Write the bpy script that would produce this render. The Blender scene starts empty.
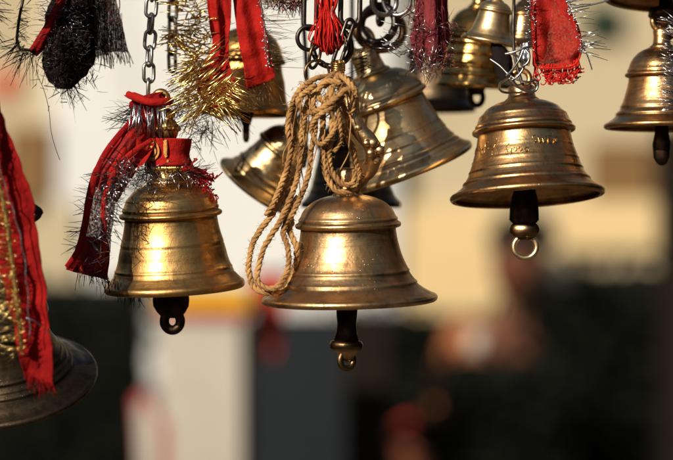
import bpy, math, random
from mathutils import Vector, Matrix, Euler, noise
random.seed(7)
PI = math.pi
R_ = math.radians
col = bpy.context.scene.collection
scene = bpy.context.scene
CAM_H, D0, S0 = 1.7, 1.8, 0.0007

def at(px, py, dy=0.0):
    """point of the place whose distance from the lens is D0+dy"""
    Y = D0 + dy
    s = S0 * Y / D0
    return Vector(((px - 336.5) * s, Y, CAM_H - (py - 230) * s))
def far(px, py, Y): return at(px, py, Y - D0)

# ------------------------------------------------------------------ mesh bag
class MB:
    def __init__(s): s.v = []; s.f = []; s.m = []
    def add(s, vs, fs, mi=0):
        o = len(s.v); s.v += [Vector(p) for p in vs]
        s.f += [tuple(i + o for i in f) for f in fs]; s.m += [mi] * len(fs)
    def box(s, a, b, mi=0):
        x0, y0, z0 = a; x1, y1, z1 = b
        s.add([(x0,y0,z0),(x1,y0,z0),(x1,y1,z0),(x0,y1,z0),(x0,y0,z1),(x1,y0,z1),(x1,y1,z1),(x0,y1,z1)],
              [(0,3,2,1),(4,5,6,7),(0,1,5,4),(1,2,6,5),(2,3,7,6),(3,0,4,7)], mi)
    def build(s, name, mat, parent=None, smooth=True, solid=0, world=False):
        """world=True: vertices are world positions, the parent's location is taken off"""
        me = bpy.data.meshes.new(name)
        off = parent.location if (parent and world) else Vector((0,0,0))
        if parent and world and parent.parent: off = off + parent.parent.location
        me.from_pydata([p - off for p in s.v], [], s.f)
        for m in (mat if isinstance(mat, (list, tuple)) else [mat]): me.materials.append(m)
        me.polygons.foreach_set('material_index', s.m)
        me.polygons.foreach_set('use_smooth', [smooth] * len(s.f))
        me.update()
        o = bpy.data.objects.new(name, me); col.objects.link(o)
        if parent: o.parent = parent
        if solid:
            md = o.modifiers.new('solid', 'SOLIDIFY'); md.thickness = solid; md.offset = 0
        return o

def tag(o, label=None, cat=None, group=None, kind=None):
    if label: o['label'] = label
    if cat: o['category'] = cat
    if group: o['group'] = group
    if kind: o['kind'] = kind
    return o
def empty(name, loc, label, cat, group=None, rot=None):
    o = bpy.data.objects.new(name, None); col.objects.link(o); o.location = loc
    if rot: o.rotation_euler = rot
    o.empty_display_size = .02
    return tag(o, label, cat, group)

def catmull(pts, n=8, closed=False):
    P = [Vector(p) for p in pts]; out = []
    N = len(P); rng = range(N if closed else N - 1)
    for i in rng:
        if closed: a, b, c, d = P[(i-1)%N], P[i], P[(i+1)%N], P[(i+2)%N]
        else: a, b, c, d = P[max(i-1,0)], P[i], P[i+1], P[min(i+2,N-1)]
        for k in range(n):
            t = k / n
            out.append(.5*((2*b)+(c-a)*t+(2*a-5*b+4*c-d)*t*t+(3*b-a-3*c+d)*t**3))
    if not closed: out.append(P[-1])
    return out
def frames(pts, closed=False):
    n = len(pts); T = []
    for i in range(n):
        if closed: t = pts[(i+1)%n]-pts[i-1]
        else: t = pts[min(i+1,n-1)]-pts[max(i-1,0)]
        T.append(t.normalized() if t.length > 1e-9 else Vector((0,0,1)))
    ref = Vector((0,1,0)) if abs(T[0].y) < .8 else Vector((1,0,0))
    N = [(ref - T[0]*ref.dot(T[0])).normalized()]
    for i in range(1, n):
        v = N[-1] - T[i]*N[-1].dot(T[i])
        N.append(v.normalized() if v.length > 1e-9 else N[-1])
    return T, N, [T[i].cross(N[i]) for i in range(n)]
def tube(mb, pts, rad, seg=10, closed=False, mi=0, squash=1.0):
    n = len(pts); T, N, B = frames(pts, closed)
    rr = rad if isinstance(rad, (list, tuple)) else [rad]*n
    if len(rr) != n: rr = [rr[min(len(rr)-1, int(i*(len(rr)-1)/(n-1)+.5))] for i in range(n)]
    vs = []
    for i in range(n):
        for k in range(seg):
            a = 2*PI*k/seg
            vs.append(pts[i] + N[i]*math.cos(a)*rr[i]*squash + B[i]*math.sin(a)*rr[i])
    fs = []
    for i in range(n if closed else n-1):
        j = (i+1) % n
        for k in range(seg):
            l = (k+1) % seg
            fs.append((i*seg+k, i*seg+l, j*seg+l, j*seg+k))
    if not closed:
        fs.append(tuple(range(seg-1,-1,-1))); fs.append(tuple((n-1)*seg+k for k in range(seg)))
    mb.add(vs, fs, mi)
def rope(mb, pts, r, pitch=None, strands=3, hairs=True):
    """twisted strands round a centre line, loosening and tightening along the way"""
    pitch = pitch or r*6.2
    L = [0]
    for i in range(1, len(pts)): L.append(L[-1] + (pts[i]-pts[i-1]).length)
    n = max(8, int(L[-1]/(r*.55))); q = []; j = 0; sd = random.uniform(0,50)
    for i in range(n+1):
        d = L[-1]*i/n
        while j < len(pts)-2 and L[j+1] < d: j += 1
        t = (d-L[j])/max(1e-9, L[j+1]-L[j]); p = pts[j].lerp(pts[j+1], min(1,t))
        q.append(p+noise.noise_vector(Vector((i*.045+sd,sd,0)))*r*.75+noise.noise_vector(Vector((i*.16+sd,0,sd)))*r*.2)
    T, N, B = frames(q); step = L[-1]/n
    for s in range(strands):
        sp = []; rr = []; ph = 0
        for i in range(len(q)):
            loose = 1+.45*noise.noise(Vector((i*.06+sd, s*9, 1))); ph += 2*PI*step/pitch*(1+.35*noise.noise(Vector((i*.05, sd, 3))))
            a = ph + 2*PI*s/strands
            sp.append(q[i] + (N[i]*math.cos(a)+B[i]*math.sin(a))*r*.5*loose)
            rr.append(r*.54*(1+.28*noise.noise(Vector((i*.11, sd+s*5, 7)))))
        tube(mb, sp, rr, 7)
        for f in range(2):      # yarns lying in each strand
            o = random.uniform(0,6); tube(mb, [p+(N[i]*math.cos(i*.5+o)+B[i]*math.sin(i*.5+o))*r*.50 for i,p in enumerate(sp)], r*.10, 4)
    if hairs:
        for k in range(int(n*1.5)):
            i = random.randrange(len(q)); a = random.uniform(0, 2*PI)
            d = (N[i]*math.cos(a)+B[i]*math.sin(a)); t = T[i]*random.uniform(-1,1)
            a0 = q[i]+d*r*.8; a1 = a0+(d+t)*r*random.uniform(.4,1.5); a2 = a1+(d*.3+t)*r*.8
            tube(mb, [a0,a1,a2], [r*.05,r*.04,r*.02], 3)
def lathe(mb, prof, seg=128, o=Vector((0,0,0)), sy=1.0, wob=0.0, mi=0, sx=1.0):
    vs = []; n = len(prof)
    for i,(r,z) in enumerate(prof):
        for k in range(seg):
            a = 2*PI*k/seg
            w = 1+wob*noise.noise(Vector((math.cos(a)*1.3,math.sin(a)*1.3,z*25))) if wob else 1
            vs.append(o+Vector((r*w*math.cos(a)*sx, r*w*math.sin(a)*sy, z)))
    fs = []
    for i in range(n-1):
        for k in range(seg):
            l = (k+1)%seg; fs.append((i*seg+k, i*seg+l, (i+1)*seg+l, (i+1)*seg+k))
    if prof[0][0] > 1e-6: fs.append(tuple(range(seg-1,-1,-1)))
    if prof[-1][0] > 1e-6: fs.append(tuple((n-1)*seg+k for k in range(seg)))
    mb.add(vs, fs, mi)
def ring_pts(c, r, n=32, axis='Y', sx=1, sz=1, tilt=0, yaw=0):
    out = []
    M = Matrix.Rotation(tilt, 3, 'Y') @ Matrix.Rotation(yaw, 3, 'Z')
    for k in range(n):
        a = 2*PI*k/n; out.append(c + M @ Vector((r*sx*math.cos(a), 0, r*sz*math.sin(a))))
    return out

# ------------------------------------------------------------------ materials
def newmat(name):
    m = bpy.data.materials.new(name); m.use_nodes = True; nt = m.node_tree
    b = nt.nodes['Principled BSDF']; return m, nt, b
def nd(nt, t, **k):
    n = nt.nodes.new(t)
    for a, v in k.items():
        if a in n.inputs.keys(): n.inputs[a].default_value = v
        else: setattr(n, a, v)
    return n
def ramp(nt, src, stops):
    r = nt.nodes.new('ShaderNodeValToRGB'); e = r.color_ramp.elements
    while len(e) < len(stops): e.new(.5)
    for i,(p,c) in enumerate(stops): e[i].position = p; e[i].color = (*c,1) if len(c) == 3 else c
    nt.links.new(src, r.inputs[0]); return r.outputs[0]
def mapping(nt, scale, rnd=True):
    tc = nt.nodes.new('ShaderNodeTexCoord'); mp = nt.nodes.new('ShaderNodeMapping'); mp.inputs['Scale'].default_value = scale
    nt.links.new(tc.outputs['Object'], mp.inputs['Vector']); return mp.outputs[0]
def noisetex(nt, vec, scale, detail=4, rough=.55):
    n = nd(nt, 'ShaderNodeTexNoise'); n.inputs['Scale'].default_value = scale; n.inputs['Detail'].default_value = detail
    n.inputs['Roughness'].default_value = rough; nt.links.new(vec, n.inputs['Vector']); return n.outputs['Fac']
def mix(nt, fac, a, b, mode='MIX'):
    m = nt.nodes.new('ShaderNodeMix'); m.data_type = 'RGBA'; m.blend_type = mode
    L = nt.links
    if isinstance(fac, (int,float)): m.inputs[0].default_value = fac
    else: L.new(fac, m.inputs[0])
    for i, x in ((6,a),(7,b)):
        if isinstance(x, tuple): m.inputs[i].default_value = (*x,1)
        else: L.new(x, m.inputs[i])
    return m.outputs[2]
def maprange(nt, src, a, b, c, d):
    m = nt.nodes.new('ShaderNodeMapRange'); m.inputs[1].default_value=a; m.inputs[2].default_value=b
    m.inputs[3].default_value=c; m.inputs[4].default_value=d; nt.links.new(src, m.inputs[0]); return m.outputs[0]
def bump(nt, h, strength, dist, prev=None):
    b = nt.nodes.new('ShaderNodeBump'); b.inputs['Strength'].default_value = strength; b.inputs['Distance'].default_value = dist
    nt.links.new(h, b.inputs['Height'])
    if prev: nt.links.new(prev, b.inputs['Normal'])
    return b.outputs[0]

def brass(name, c1, c2, dark, rough=(.24,.46), seed=0.0, lathe_s=.12, patina=.5, pits=.3, dents=1.0):
    m, nt, b = newmat(name); L = nt.links
    tc = nt.nodes.new('ShaderNodeTexCoord')
    ad = nt.nodes.new('ShaderNodeVectorMath'); ad.operation='ADD'; ad.inputs[1].default_value=(seed,seed*2,seed*3)
    L.new(tc.outputs['Object'], ad.inputs[0]); v0 = ad.outputs[0]
    def mp(s):
        q = nt.nodes.new('ShaderNodeMapping'); q.inputs['Scale'].default_value = s; L.new(v0, q.inputs['Vector']); return q.outputs[0]
    big = noisetex(nt, mp((1,1,1)), 38, 5, .6)
    streak = noisetex(nt, mp((1,1,.22)), 120, 5, .65)
    fine = noisetex(nt, mp((1,1,1)), 900, 4, .7)
    lat = noisetex(nt, mp((.06,.06,1)), 1500, 3, .7)
    lat2 = noisetex(nt, mp((.08,.08,1)), 260, 3, .6)
    c = mix(nt, maprange(nt, big, .35,.65,0,1), c1, c2)
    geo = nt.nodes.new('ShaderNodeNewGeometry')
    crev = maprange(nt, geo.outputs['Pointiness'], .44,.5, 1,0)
    c = mix(nt, maprange(nt, streak, .50,.70,0,patina), c, dark)
    blot = noisetex(nt, mp((1,1,.6)), 75, 7, .72)
    c = mix(nt, maprange(nt, blot, .54,.66,0,patina*.9), c, dark)
    c = mix(nt, maprange(nt, fine, .6,.75,0,patina*.9), c, tuple(x*.5 for x in dark))
    c = mix(nt, maprange(nt, lat2, .5,.7,0,.35), c, dark)
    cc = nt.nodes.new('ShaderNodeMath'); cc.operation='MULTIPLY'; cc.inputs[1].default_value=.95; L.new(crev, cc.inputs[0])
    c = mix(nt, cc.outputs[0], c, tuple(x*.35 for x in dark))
    L.new(c, b.inputs['Base Color'])
    b.inputs['Metallic'].default_value = 1.0
    ro = maprange(nt, streak, .3,.7, rough[0], rough[1]); r2 = maprange(nt, big, .3,.7,-.05,.08)
    a = nt.nodes.new('ShaderNodeMath'); a.operation='ADD'; L.new(ro,a.inputs[0]); L.new(r2,a.inputs[1])
    L.new(a.outputs[0], b.inputs['Roughness'])
    vor = nd(nt,'ShaderNodeTexVoronoi'); vor.inputs['Scale'].default_value=330; L.new(mp((1,1,1)), vor.inputs['Vector'])
    pit = maprange(nt, vor.outputs['Distance'], 0,.16,0,1)
    pm = nt.nodes.new('ShaderNodeMath'); pm.operation='MAXIMUM'; L.new(pit, pm.inputs[0]); L.new(maprange(nt, big,.5,.56,1,0), pm.inputs[1])
    n1 = bump(nt, big, .5*dents, .0016)
    n2 = bump(nt, lat, lathe_s, .0003, n1)
    n2 = bump(nt, lat2, lathe_s*1.6, .0006, n2)
    n3 = bump(nt, fine, .15, .0004, n2)
    n4 = bump(nt, pm.outputs[0], pits, .0005, n3)
    L.new(n4, b.inputs['Normal'])
    return m
def metal(name, c, rough=.4, var=.3, metallic=1.0, nscale=150):
    m, nt, b = newmat(name); L = nt.links
    v = mapping(nt, (1,1,1)); n = noisetex(nt, v, nscale, 4, .6)
    L.new(mix(nt, maprange(nt,n,.35,.65,0,1), c, tuple(x*(1-var) for x in c)), b.inputs['Base Color'])
    b.inputs['Metallic'].default_value = metallic
    L.new(maprange(nt,n,.3,.7,rough*.8,rough*1.25), b.inputs['Roughness'])
    L.new(bump(nt, n, .25, .0006), b.inputs['Normal'])
    return m
def cloth(name, c, c2, trans=.25, rough=.8, alpha=1.0, weave=2600, sheen=0.0):
    m, nt, b = newmat(name); L = nt.links
    v = mapping(nt, (1,1,1)); n = noisetex(nt, v, 60, 5, .6); f = noisetex(nt, v, weave, 2, .6)
    cc = mix(nt, maprange(nt,n,.35,.65,0,1), c, c2); cc = mix(nt, maprange(nt,f,.4,.7,0,.35), cc, tuple(x*.5 for x in c))
    L.new(cc, b.inputs['Base Color']); b.inputs['Roughness'].default_value = rough
    b.inputs['Sheen Weight'].default_value = sheen; b.inputs['Specular IOR Level'].default_value = .15
    w1 = nd(nt,'ShaderNodeTexWave'); w1.inputs['Scale'].default_value=weave*.16; w1.bands_direction='X'; L.new(v,w1.inputs['Vector'])
    w2 = nd(nt,'ShaderNodeTexWave'); w2.inputs['Scale'].default_value=weave*.16; w2.bands_direction='Z'; L.new(v,w2.inputs['Vector'])
    mm = nt.nodes.new('ShaderNodeMath'); mm.operation='ADD'; L.new(w1.outputs['Fac'],mm.inputs[0]); L.new(w2.outputs['Fac'],mm.inputs[1])
    nr = bump(nt, mm.outputs[0], .25, .0003); nr = bump(nt, noisetex(nt, v, 170, 6, .65), .7, .0028, nr)
    L.new(nr, b.inputs['Normal'])
    out = nt.nodes['Material Output']; sh = b.outputs[0]
    if trans:
        t = nt.nodes.new('ShaderNodeBsdfTranslucent'); L.new(cc, t.inputs['Color']); ms = nt.nodes.new('ShaderNodeMixShader'); ms.inputs[0].default_value = trans
        L.new(sh, ms.inputs[1]); L.new(t.outputs[0], ms.inputs[2]); sh = ms.outputs[0]
    if alpha < 1:
        tr = nt.nodes.new('ShaderNodeBsdfTransparent'); ms = nt.nodes.new('ShaderNodeMixShader')
        L.new(maprange(nt, noisetex(nt, v, 700, 3, .7), .4,.62, alpha-.3, min(1,alpha+.3)), ms.inputs[0])
        L.new(tr.outputs[0], ms.inputs[1]); L.new(sh, ms.inputs[2]); sh = ms.outputs[0]
    L.new(sh, out.inputs['Surface'])
    return m
def matte(name, c, c2=None, scale=3, rough=.85, bumpd=.01):
    m, nt, b = newmat(name); L = nt.links
    v = mapping(nt, (1,1,1)); n = noisetex(nt, v, scale, 6, .6)
    L.new(mix(nt, maprange(nt,n,.35,.65,0,1), c, c2 or tuple(x*.85 for x in c)), b.inputs['Base Color'])
    b.inputs['Roughness'].default_value = rough; b.inputs['Specular IOR Level'].default_value = .12
    L.new(bump(nt, noisetex(nt, v, scale*12, 4, .6), .3, bumpd), b.inputs['Normal'])
    return m

M = {}
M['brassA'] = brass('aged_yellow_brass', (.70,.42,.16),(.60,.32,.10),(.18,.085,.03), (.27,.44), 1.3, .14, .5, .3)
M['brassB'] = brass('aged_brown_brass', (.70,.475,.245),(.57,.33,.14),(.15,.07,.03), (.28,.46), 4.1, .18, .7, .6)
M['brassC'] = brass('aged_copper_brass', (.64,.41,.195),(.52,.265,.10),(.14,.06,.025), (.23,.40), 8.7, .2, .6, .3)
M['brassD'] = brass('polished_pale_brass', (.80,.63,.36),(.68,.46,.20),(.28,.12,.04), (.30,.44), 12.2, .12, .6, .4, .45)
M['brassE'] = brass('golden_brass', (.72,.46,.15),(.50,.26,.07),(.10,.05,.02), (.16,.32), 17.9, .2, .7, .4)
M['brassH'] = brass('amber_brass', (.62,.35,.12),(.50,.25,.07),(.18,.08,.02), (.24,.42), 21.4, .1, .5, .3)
M['bronzeK'] = brass('patina_shade_bronze', (.14,.095,.055),(.065,.045,.03),(.02,.015,.012), (.34,.55), 30.4, .2, .6, .5)  # dark patina, and shade on the rear bells, put into one colour
M['bronzeM'] = brass('shade_black_bronze', (.035,.025,.018),(.02,.015,.01),(.01,.008,.006), (.4,.6), 33.4, .2, .6, .5)  # near-black stands in for shade on the rear bells; unused
M['iron'] = metal('blackened_iron', (.09,.075,.065), .42, .5)
M['steel'] = metal('grey_steel', (.42,.40,.38), .34, .45)
M['oldwire'] = metal('brown_wire', (.20,.12,.06), .4, .5)
M['clap'] = metal('shade_dark_clapper_bronze', (.075,.045,.028), .45, .6)  # shade under the rims is put into this dark clapper colour
M['gold_tin'] = metal('gold_tinsel_foil', (.95,.68,.24), .26, .35, 1, 400)
M['silver_tin'] = metal('silver_tinsel_foil', (.72,.70,.72), .26, .5, 1, 400)
M['dark_tin'] = metal('tarnished_tinsel_foil', (.10,.075,.07), .4, .6, 1, 400)
M['maroon_tin'] = metal('maroon_tinsel_foil', (.25,.07,.08), .35, .6, 1, 400)
M['red'] = cloth('bright_red_cotton', (.50,.016,.009),(.36,.009,.007))
M['redD'] = cloth('deep_red_cotton', (.42,.010,.008),(.24,.005,.006), .35)
M['maroon'] = cloth('faded_maroon_cloth', (.24,.035,.038),(.13,.018,.025), .15)
M['black_cl'] = cloth('blackened_cloth', (.012,.006,.006),(.006,.004,.004), 0.05, .8, 1, 2600, 0)
M['brown_net'] = cloth('brown_net_cloth', (.10,.025,.014),(.05,.018,.012), .2, .8, .78)
M['grey_net'] = cloth('grey_net_cloth', (.10,.085,.08),(.06,.05,.05), .2, .8, .5)
M['chiffon'] = cloth('red_chiffon', (.60,.035,.022),(.45,.018,.014), .45, .6, .93)
M['sheer'] = cloth('sheer_pale_red_chiffon', (.55,.06,.055),(.38,.03,.03), .5, .6, .68)
M['redthread'] = cloth('bright_red_thread', (.66,.022,.012),(.45,.012,.008), .1, .7)
M['jute'] = cloth('golden_jute', (.56,.31,.11),(.22,.10,.035), .03, .8, 1, 3000, .05)
M['goldtrim'] = cloth('gold_print', (.62,.30,.08),(.5,.2,.05), 0, .5)

# ------------------------------------------------------------------ bells
PROF = [(0,83.5),(.6,86),(2,87.8),(4,88.6),(6,88.3),(7.6,86.8),(8.4,84.6),(9.6,82),(11.5,78.8),(14,74.5),(17,70.5),(19,68.4),(20.2,68.6),(21.6,68.2),(22.6,66.6),(24,65.4),
 (28,62.4),(31,60.7),(32,61),(33.2,60.9),(34,59.8),(38,57.8),(44,55.2),(50,53),(56,51.2),(62,49.7),(68,48.6),(73,47.9),(75,47.8),(75.8,48.6),(76.3,51),(77.2,52.6),(78.8,53.2),(80.4,53),(81.6,51.8),(82.2,50.4),
 (83.4,49.6),(84.6,50),(86,49.7),(87.2,48.4),(89,47.4),(92,46.2),(95,44.3),(98,41.6),(101,38.2),(104,33.6),(106.5,28),(108.6,21),(110,14),(110.8,8.5)]
def remap(R, Rs, hs, H, smooth=False):
    out = []
    for h, r in PROF:
        if smooth and 19 <= h <= 24: r = 70.5-(h-17)*.75
        if smooth and 31 <= h <= 34: r = 61.2-(h-30)*.5
        if r <= 53.2 and h > 20: r2 = Rs*r/53.2
        else: r2 = Rs + (r-53.2)*(R-Rs)/(88.6-53.2)
        h2 = h*hs/85 if h <= 85 else hs+(h-85)*(H-hs)/(110.8-85)
        out.append((r2, h2))
    return out
def densify(p, step):
    out = [p[0]]
    for a, b in zip(p, p[1:]):
        d = math.hypot(b[0]-a[0], b[1]-a[1]); n = max(1, int(d/step))
        for k in range(1, n+1): out.append((a[0]+(b[0]-a[0])*k/n, a[1]+(b[1]-a[1])*k/n))
    return out
def bell(label, mat, px, py, R, Rs, hs, H, dy=0, roll=0, pitch=0, neck=(9,12), loop=9, clap=None, smooth=False,
         clapmat=None, group='brass bells hung in a cluster', bands=(), wall=3.2, pivot=.45, yaw=0, name='brass_bell'):
    s = S0*(D0+dy)/D0
    root = empty(name, at(px,py,dy), label, 'bell', group, Euler((R_(pitch), R_(roll), 0)))
    outer = remap(R, Rs, hs, H, smooth)
    if bands:
        pts = densify(outer, 1.2); o2 = []
        for r, h in pts:
            dr = 0
            for (bh, bw, bd) in bands: dr += bd*math.exp(-((h-bh)/bw)**2)
            o2.append((r+dr, h))
        outer = o2
    inner = [(max(.5, r-wall-(1.5 if h < 10 else 0)), h) for r, h in densify(remap(R, Rs, hs, H-wall, True), 3) if h > 1]
    inner = [(max(0.3, r), h) for r, h in inner]
    prof = [(r*s, z*s) for r, z in (inner[::-1] + [(outer[0][0]-1.6, .35)] + outer)]
    mb = MB(); lathe(mb, prof, 160, wob=.012)
    sh = mb.build('shell', mat, root)
    if yaw: sh.rotation_euler.z = yaw
    nr, nh = neck
    cb = MB()
    lathe(cb, [(r*s, z*s) for r, z in [(nr+4,H-2.2),(nr+3,H),(nr+.6,H+1.5),(nr,H+3),(nr*.92,H+nh*.5),(nr,H+nh*.85),(nr*.8,H+nh),(0,H+nh+.5)]], 40)
    if loop:
        tube(cb, [Vector(p) for p in ring_pts(Vector((0,0,(H+nh+loop*.75)*s)), loop*s, 28)], loop*.34*s, 12, True)
    cb.build('crown_loop', mat, root)
    if clap:
        pz = pivot*H*s
        c = empty('clapper', (0,0,pz), None, None)
        c.parent = root
        c.rotation_mode = 'QUATERNION'
        c.rotation_quaternion = root.rotation_euler.to_quaternion().inverted()
        bpy.data.objects.remove(c)
        m1 = MB(); lathe(m1, [(r*s, -z*s) for z, r in clap['prof']], 40, sy=clap.get('sy',1), wob=.2)
        o = m1.build('clapper', clapmat or M['clap'], root)
        o.location = (0,0,pz); o.rotation_mode = 'QUATERNION'
        q = Matrix.Rotation(clap.get('swing',0), 3, 'Y').to_quaternion()
        o.rotation_quaternion = root.rotation_euler.to_quaternion().inverted() @ q
        if 'band' in clap:
            m3 = MB(); lathe(m3, [(r*s, -z*s) for z, r in clap['band']], 40, sy=clap.get('sy',1), wob=.16)
            m3.build('clapper_ball', clap.get('bandmat', mat), o)
        if 'eye' in clap:
            z, rx, rz, th = clap['eye']; m2 = MB()
            tube(m2, catmull(ring_pts(Vector((0,0,-z*s)), 1, 20, sx=rx*s, sz=rz*s, yaw=clap.get('yaw',0)), 2, True), th*s, 12, True)
            m2.build('clapper_eye', clap.get('eyemat', clapmat or M['clap']), o)
    return root

bA = bell('yellow brass bell with a red cloth band round its neck, hung from the grey chain', M['brassA'], 175, 290, 70.5, 51.5, 82, 110, 0.0, -3.0, 4.5,
     neck=(19,30), loop=0, clap=dict(prof=[(0,6),(30,8),(44,17),(56,18.5),(62,18),(68,14.5),(72,11),(74,6)], sy=.5, eye=(77,8,9,4.8)), smooth=True, pivot=.42,
     bands=((16,.8,-.5),(22,.7,.8),(45,.5,-.5),(47.5,.5,.5),(79,1,-1),(92,.8,.8),(96,.8,-.6)))
bB = bell('brown brass bell at the centre hung from jute rope, flared rim and dimpled dome', M['brassB'], 350, 303, 88.3, 53, 84, 109, -.02, -1.4, 3.2,
     neck=(12,26), loop=0, clap=dict(prof=[(0,6),(30,7),(46,11),(60,10.5),(70,9.5),(78,10.5),(86,12.5),(92,9),(96,8),(98,3)], sy=.8, swing=.02,
     band=[(86,11),(87,15),(90,16.5),(94,16),(97,13),(99,9),(104,7),(107,3)], eye=(106,7.5,8,3.4), yaw=.5, eyemat=M['oldwire']), pivot=.45)
bC = bell('copper brown bell scratched with lettering, hanging right of centre by silver wire', M['brassC'], 528, 199, 77.8, 52, 74, 101, 0.0, -3.0, -6.5,
     neck=(14,14), loop=9, clap=dict(prof=[(0,6),(28,8),(44,13),(56,14.5),(66,15),(70,11),(82,12),(86,6)], sy=.8,
     band=[(67,6),(68.5,11),(71,14),(75,15.5),(79,14.5),(83,11),(85,5)], eye=(93,11.5,11,2.8), eyemat=M['brassD'], bandmat=M['brassD']), pivot=.45,
     bands=((84,.9,.9),(88,.9,-.7),(92,.9,.7),(38,.7,.8),(17,1.4,1.2),(50,.4,-.4)))
bD = bell('large pale brass bell leaning left against the others, above and right of the jute rope', M['brassD'], 409, 171, 69, 46, 80, 106, .07, -21, 7,
     neck=(15,24), loop=12, clap=dict(prof=[(0,6),(30,8),(40,10),(46,4)]), bands=((15,1.2,1.2),(40,.5,-.5),(92,.8,.6)), pivot=.4)
bE = bell('golden brass bell with many turned bands, behind the tiny bell', M['brassE'], 475, 88, 40, 33, 56, 82, .13, 3, 3,
     neck=(8,10), loop=8, clap=dict(prof=[(0,5),(30,6),(34,9),(38,7),(40,3)], eye=(42,6.4,8.2,2.8), yaw=.25, sy=.6), pivot=.4,
     bands=((14,1.2,1.6),(20,1.2,-1),(26,1.1,1.2),(32,1,-1),(36,1,1.2),(42,1,-.8),(46,1,1)))
bF = bell('tiny smooth brass bell hanging in front of the golden banded bell', M['brassD'], 489, 43, 28.5, 17.5, 35, 43, .03, 10.5, 3, neck=(4,6), loop=5,
     clap=dict(prof=[(0,2),(14,3),(18,4),(20,1)]), smooth=True, wall=2)
bF2 = bell('small coppery bell half hidden behind the red chiffon scarf', M['brassC'], 522, 46, 21, 14, 34, 44, .09, 4, 0, neck=(4,6), loop=5,
     clap=dict(prof=[(0,2),(14,3),(18,4),(20,1)]), wall=2)
bG = bell('dark tipped bell turned on its side behind the rope, mouth to the lower left', M['brassD'], 255, 188, 44, 28.5, 52, 72, .11, 37, 13, neck=(11,14), loop=8,
     clap=dict(prof=[(0,4),(20,5),(26,6),(28,2)]), bands=((20,1,1),(30,.8,.8)))
bH = bell('amber brass bell behind the red ribbons and gold tinsel, upper left', M['brassH'], 245, 115, 46, 39, 58, 88, .08, 2, -1.5, neck=(8,10), loop=8,
     clap=dict(prof=[(0,4),(30,6),(37,8),(44,6),(50,3.6),(62,3.4),(66,2)]), smooth=True, pivot=.44, bands=((10,1,1),))
bI = bell('bronze bell at the right edge with one dark shaded side', M['brassC'], 662, 129, 58, 37, 58, 83, .03, 0, -1, neck=(9,18), loop=9,
     clap=dict(prof=[(0,5),(36,7),(46,9),(60,8),(66,5),(68,2)]), pivot=.38, bands=((16,1.2,1.4),(24,.8,.8),(46,.5,-.6)))
bJ = bell('bell cropped by the top right corner, only its rim and clapper in view', M['brassC'], 664, 3, 60, 40, 60, 85, .03, 3.5, -5, neck=(9,14), loop=9,
     clap=dict(prof=[(0,5),(36,7),(38,16),(46,17),(52,13),(58,5),(60,2)], eye=(61,7,8,2.6), swing=-.02), pivot=.4)
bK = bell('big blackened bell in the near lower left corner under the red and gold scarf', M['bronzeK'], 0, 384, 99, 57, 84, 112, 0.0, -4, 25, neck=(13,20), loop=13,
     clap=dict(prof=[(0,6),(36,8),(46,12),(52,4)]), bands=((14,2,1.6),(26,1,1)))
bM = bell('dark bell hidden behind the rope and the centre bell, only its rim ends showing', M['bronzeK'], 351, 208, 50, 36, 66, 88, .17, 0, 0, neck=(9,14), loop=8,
     clap=dict(prof=[(0,5),(30,7),(34,2)]))  # dark bronze also stands in for the shade on this bell
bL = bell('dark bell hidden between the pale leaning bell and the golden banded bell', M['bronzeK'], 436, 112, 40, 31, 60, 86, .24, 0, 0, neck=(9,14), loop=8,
     clap=dict(prof=[(0,5),(30,7),(34,2)]))  # shade from the bells in front is carried by its dark colour

# cast handle on the centre bell
def world_part(parent, name, mb, mat):
    """mesh given in world positions, parented to a rotated root"""
    mw = Matrix.Translation(parent.location) @ parent.rotation_euler.to_matrix().to_4x4()
    inv = mw.inverted(); mb.v = [inv @ p for p in mb.v]
    return mb.build(name, mat, parent)
hb = MB()
tube(hb, catmull([at(*p) for p in [(346,84,-.03),(349,100,-.044),(353,118,-.046),(360,131,-.046),(369,141,-.046),(374,153,-.044),(370,168,-.038),(360,179,-.03),(348,192,-.024)]],6), [.0068,.0064,.0058,.0056,.0058,.006,.0056,.0052,.006], 16)
for (x,y,r,d) in [(373,143,6,-.051),(380,150,5.5,-.049),(371,153,5,-.053),(367,143,4.5,-.052),(377,160,5,-.048),(358,128,5,-.05),(352,178,4,-.03),(348,92,10,-.044),(350,101,9,-.046)]:
    lathe(hb, [(math.sin(t*PI/8)*r*S0, -math.cos(t*PI/8)*r*S0*.85) for t in range(9)], 14, at(x,y,d), .7)
world_part(bB, 'cast_handle', hb, M['brassB'])
# knob on the left bell's neck
kb = MB()
lathe(kb, [(r*S0, z*S0) for r,z in [(8,-8),(10,-4),(11.5,1),(11,6),(8,10),(5.5,12),(7,15),(6.5,19),(3,22),(0,23)]], 28, at(168,131,-.0088), wob=.08)
for k in range(14):
    a = k*2*PI/14; lathe(kb, [(math.sin(t*PI/6)*2.6*S0, -math.cos(t*PI/6)*2.6*S0) for t in range(7)], 8, at(168,129,-.0088)+Vector((math.cos(a)*10.5*S0, math.sin(a)*10.5*S0, 0)))
tube(kb, ring_pts(at(161,98,-.007), .0042, 24), .0026, 10, True)
world_part(bA, 'crown_knob', kb, M['brassA'])

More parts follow.
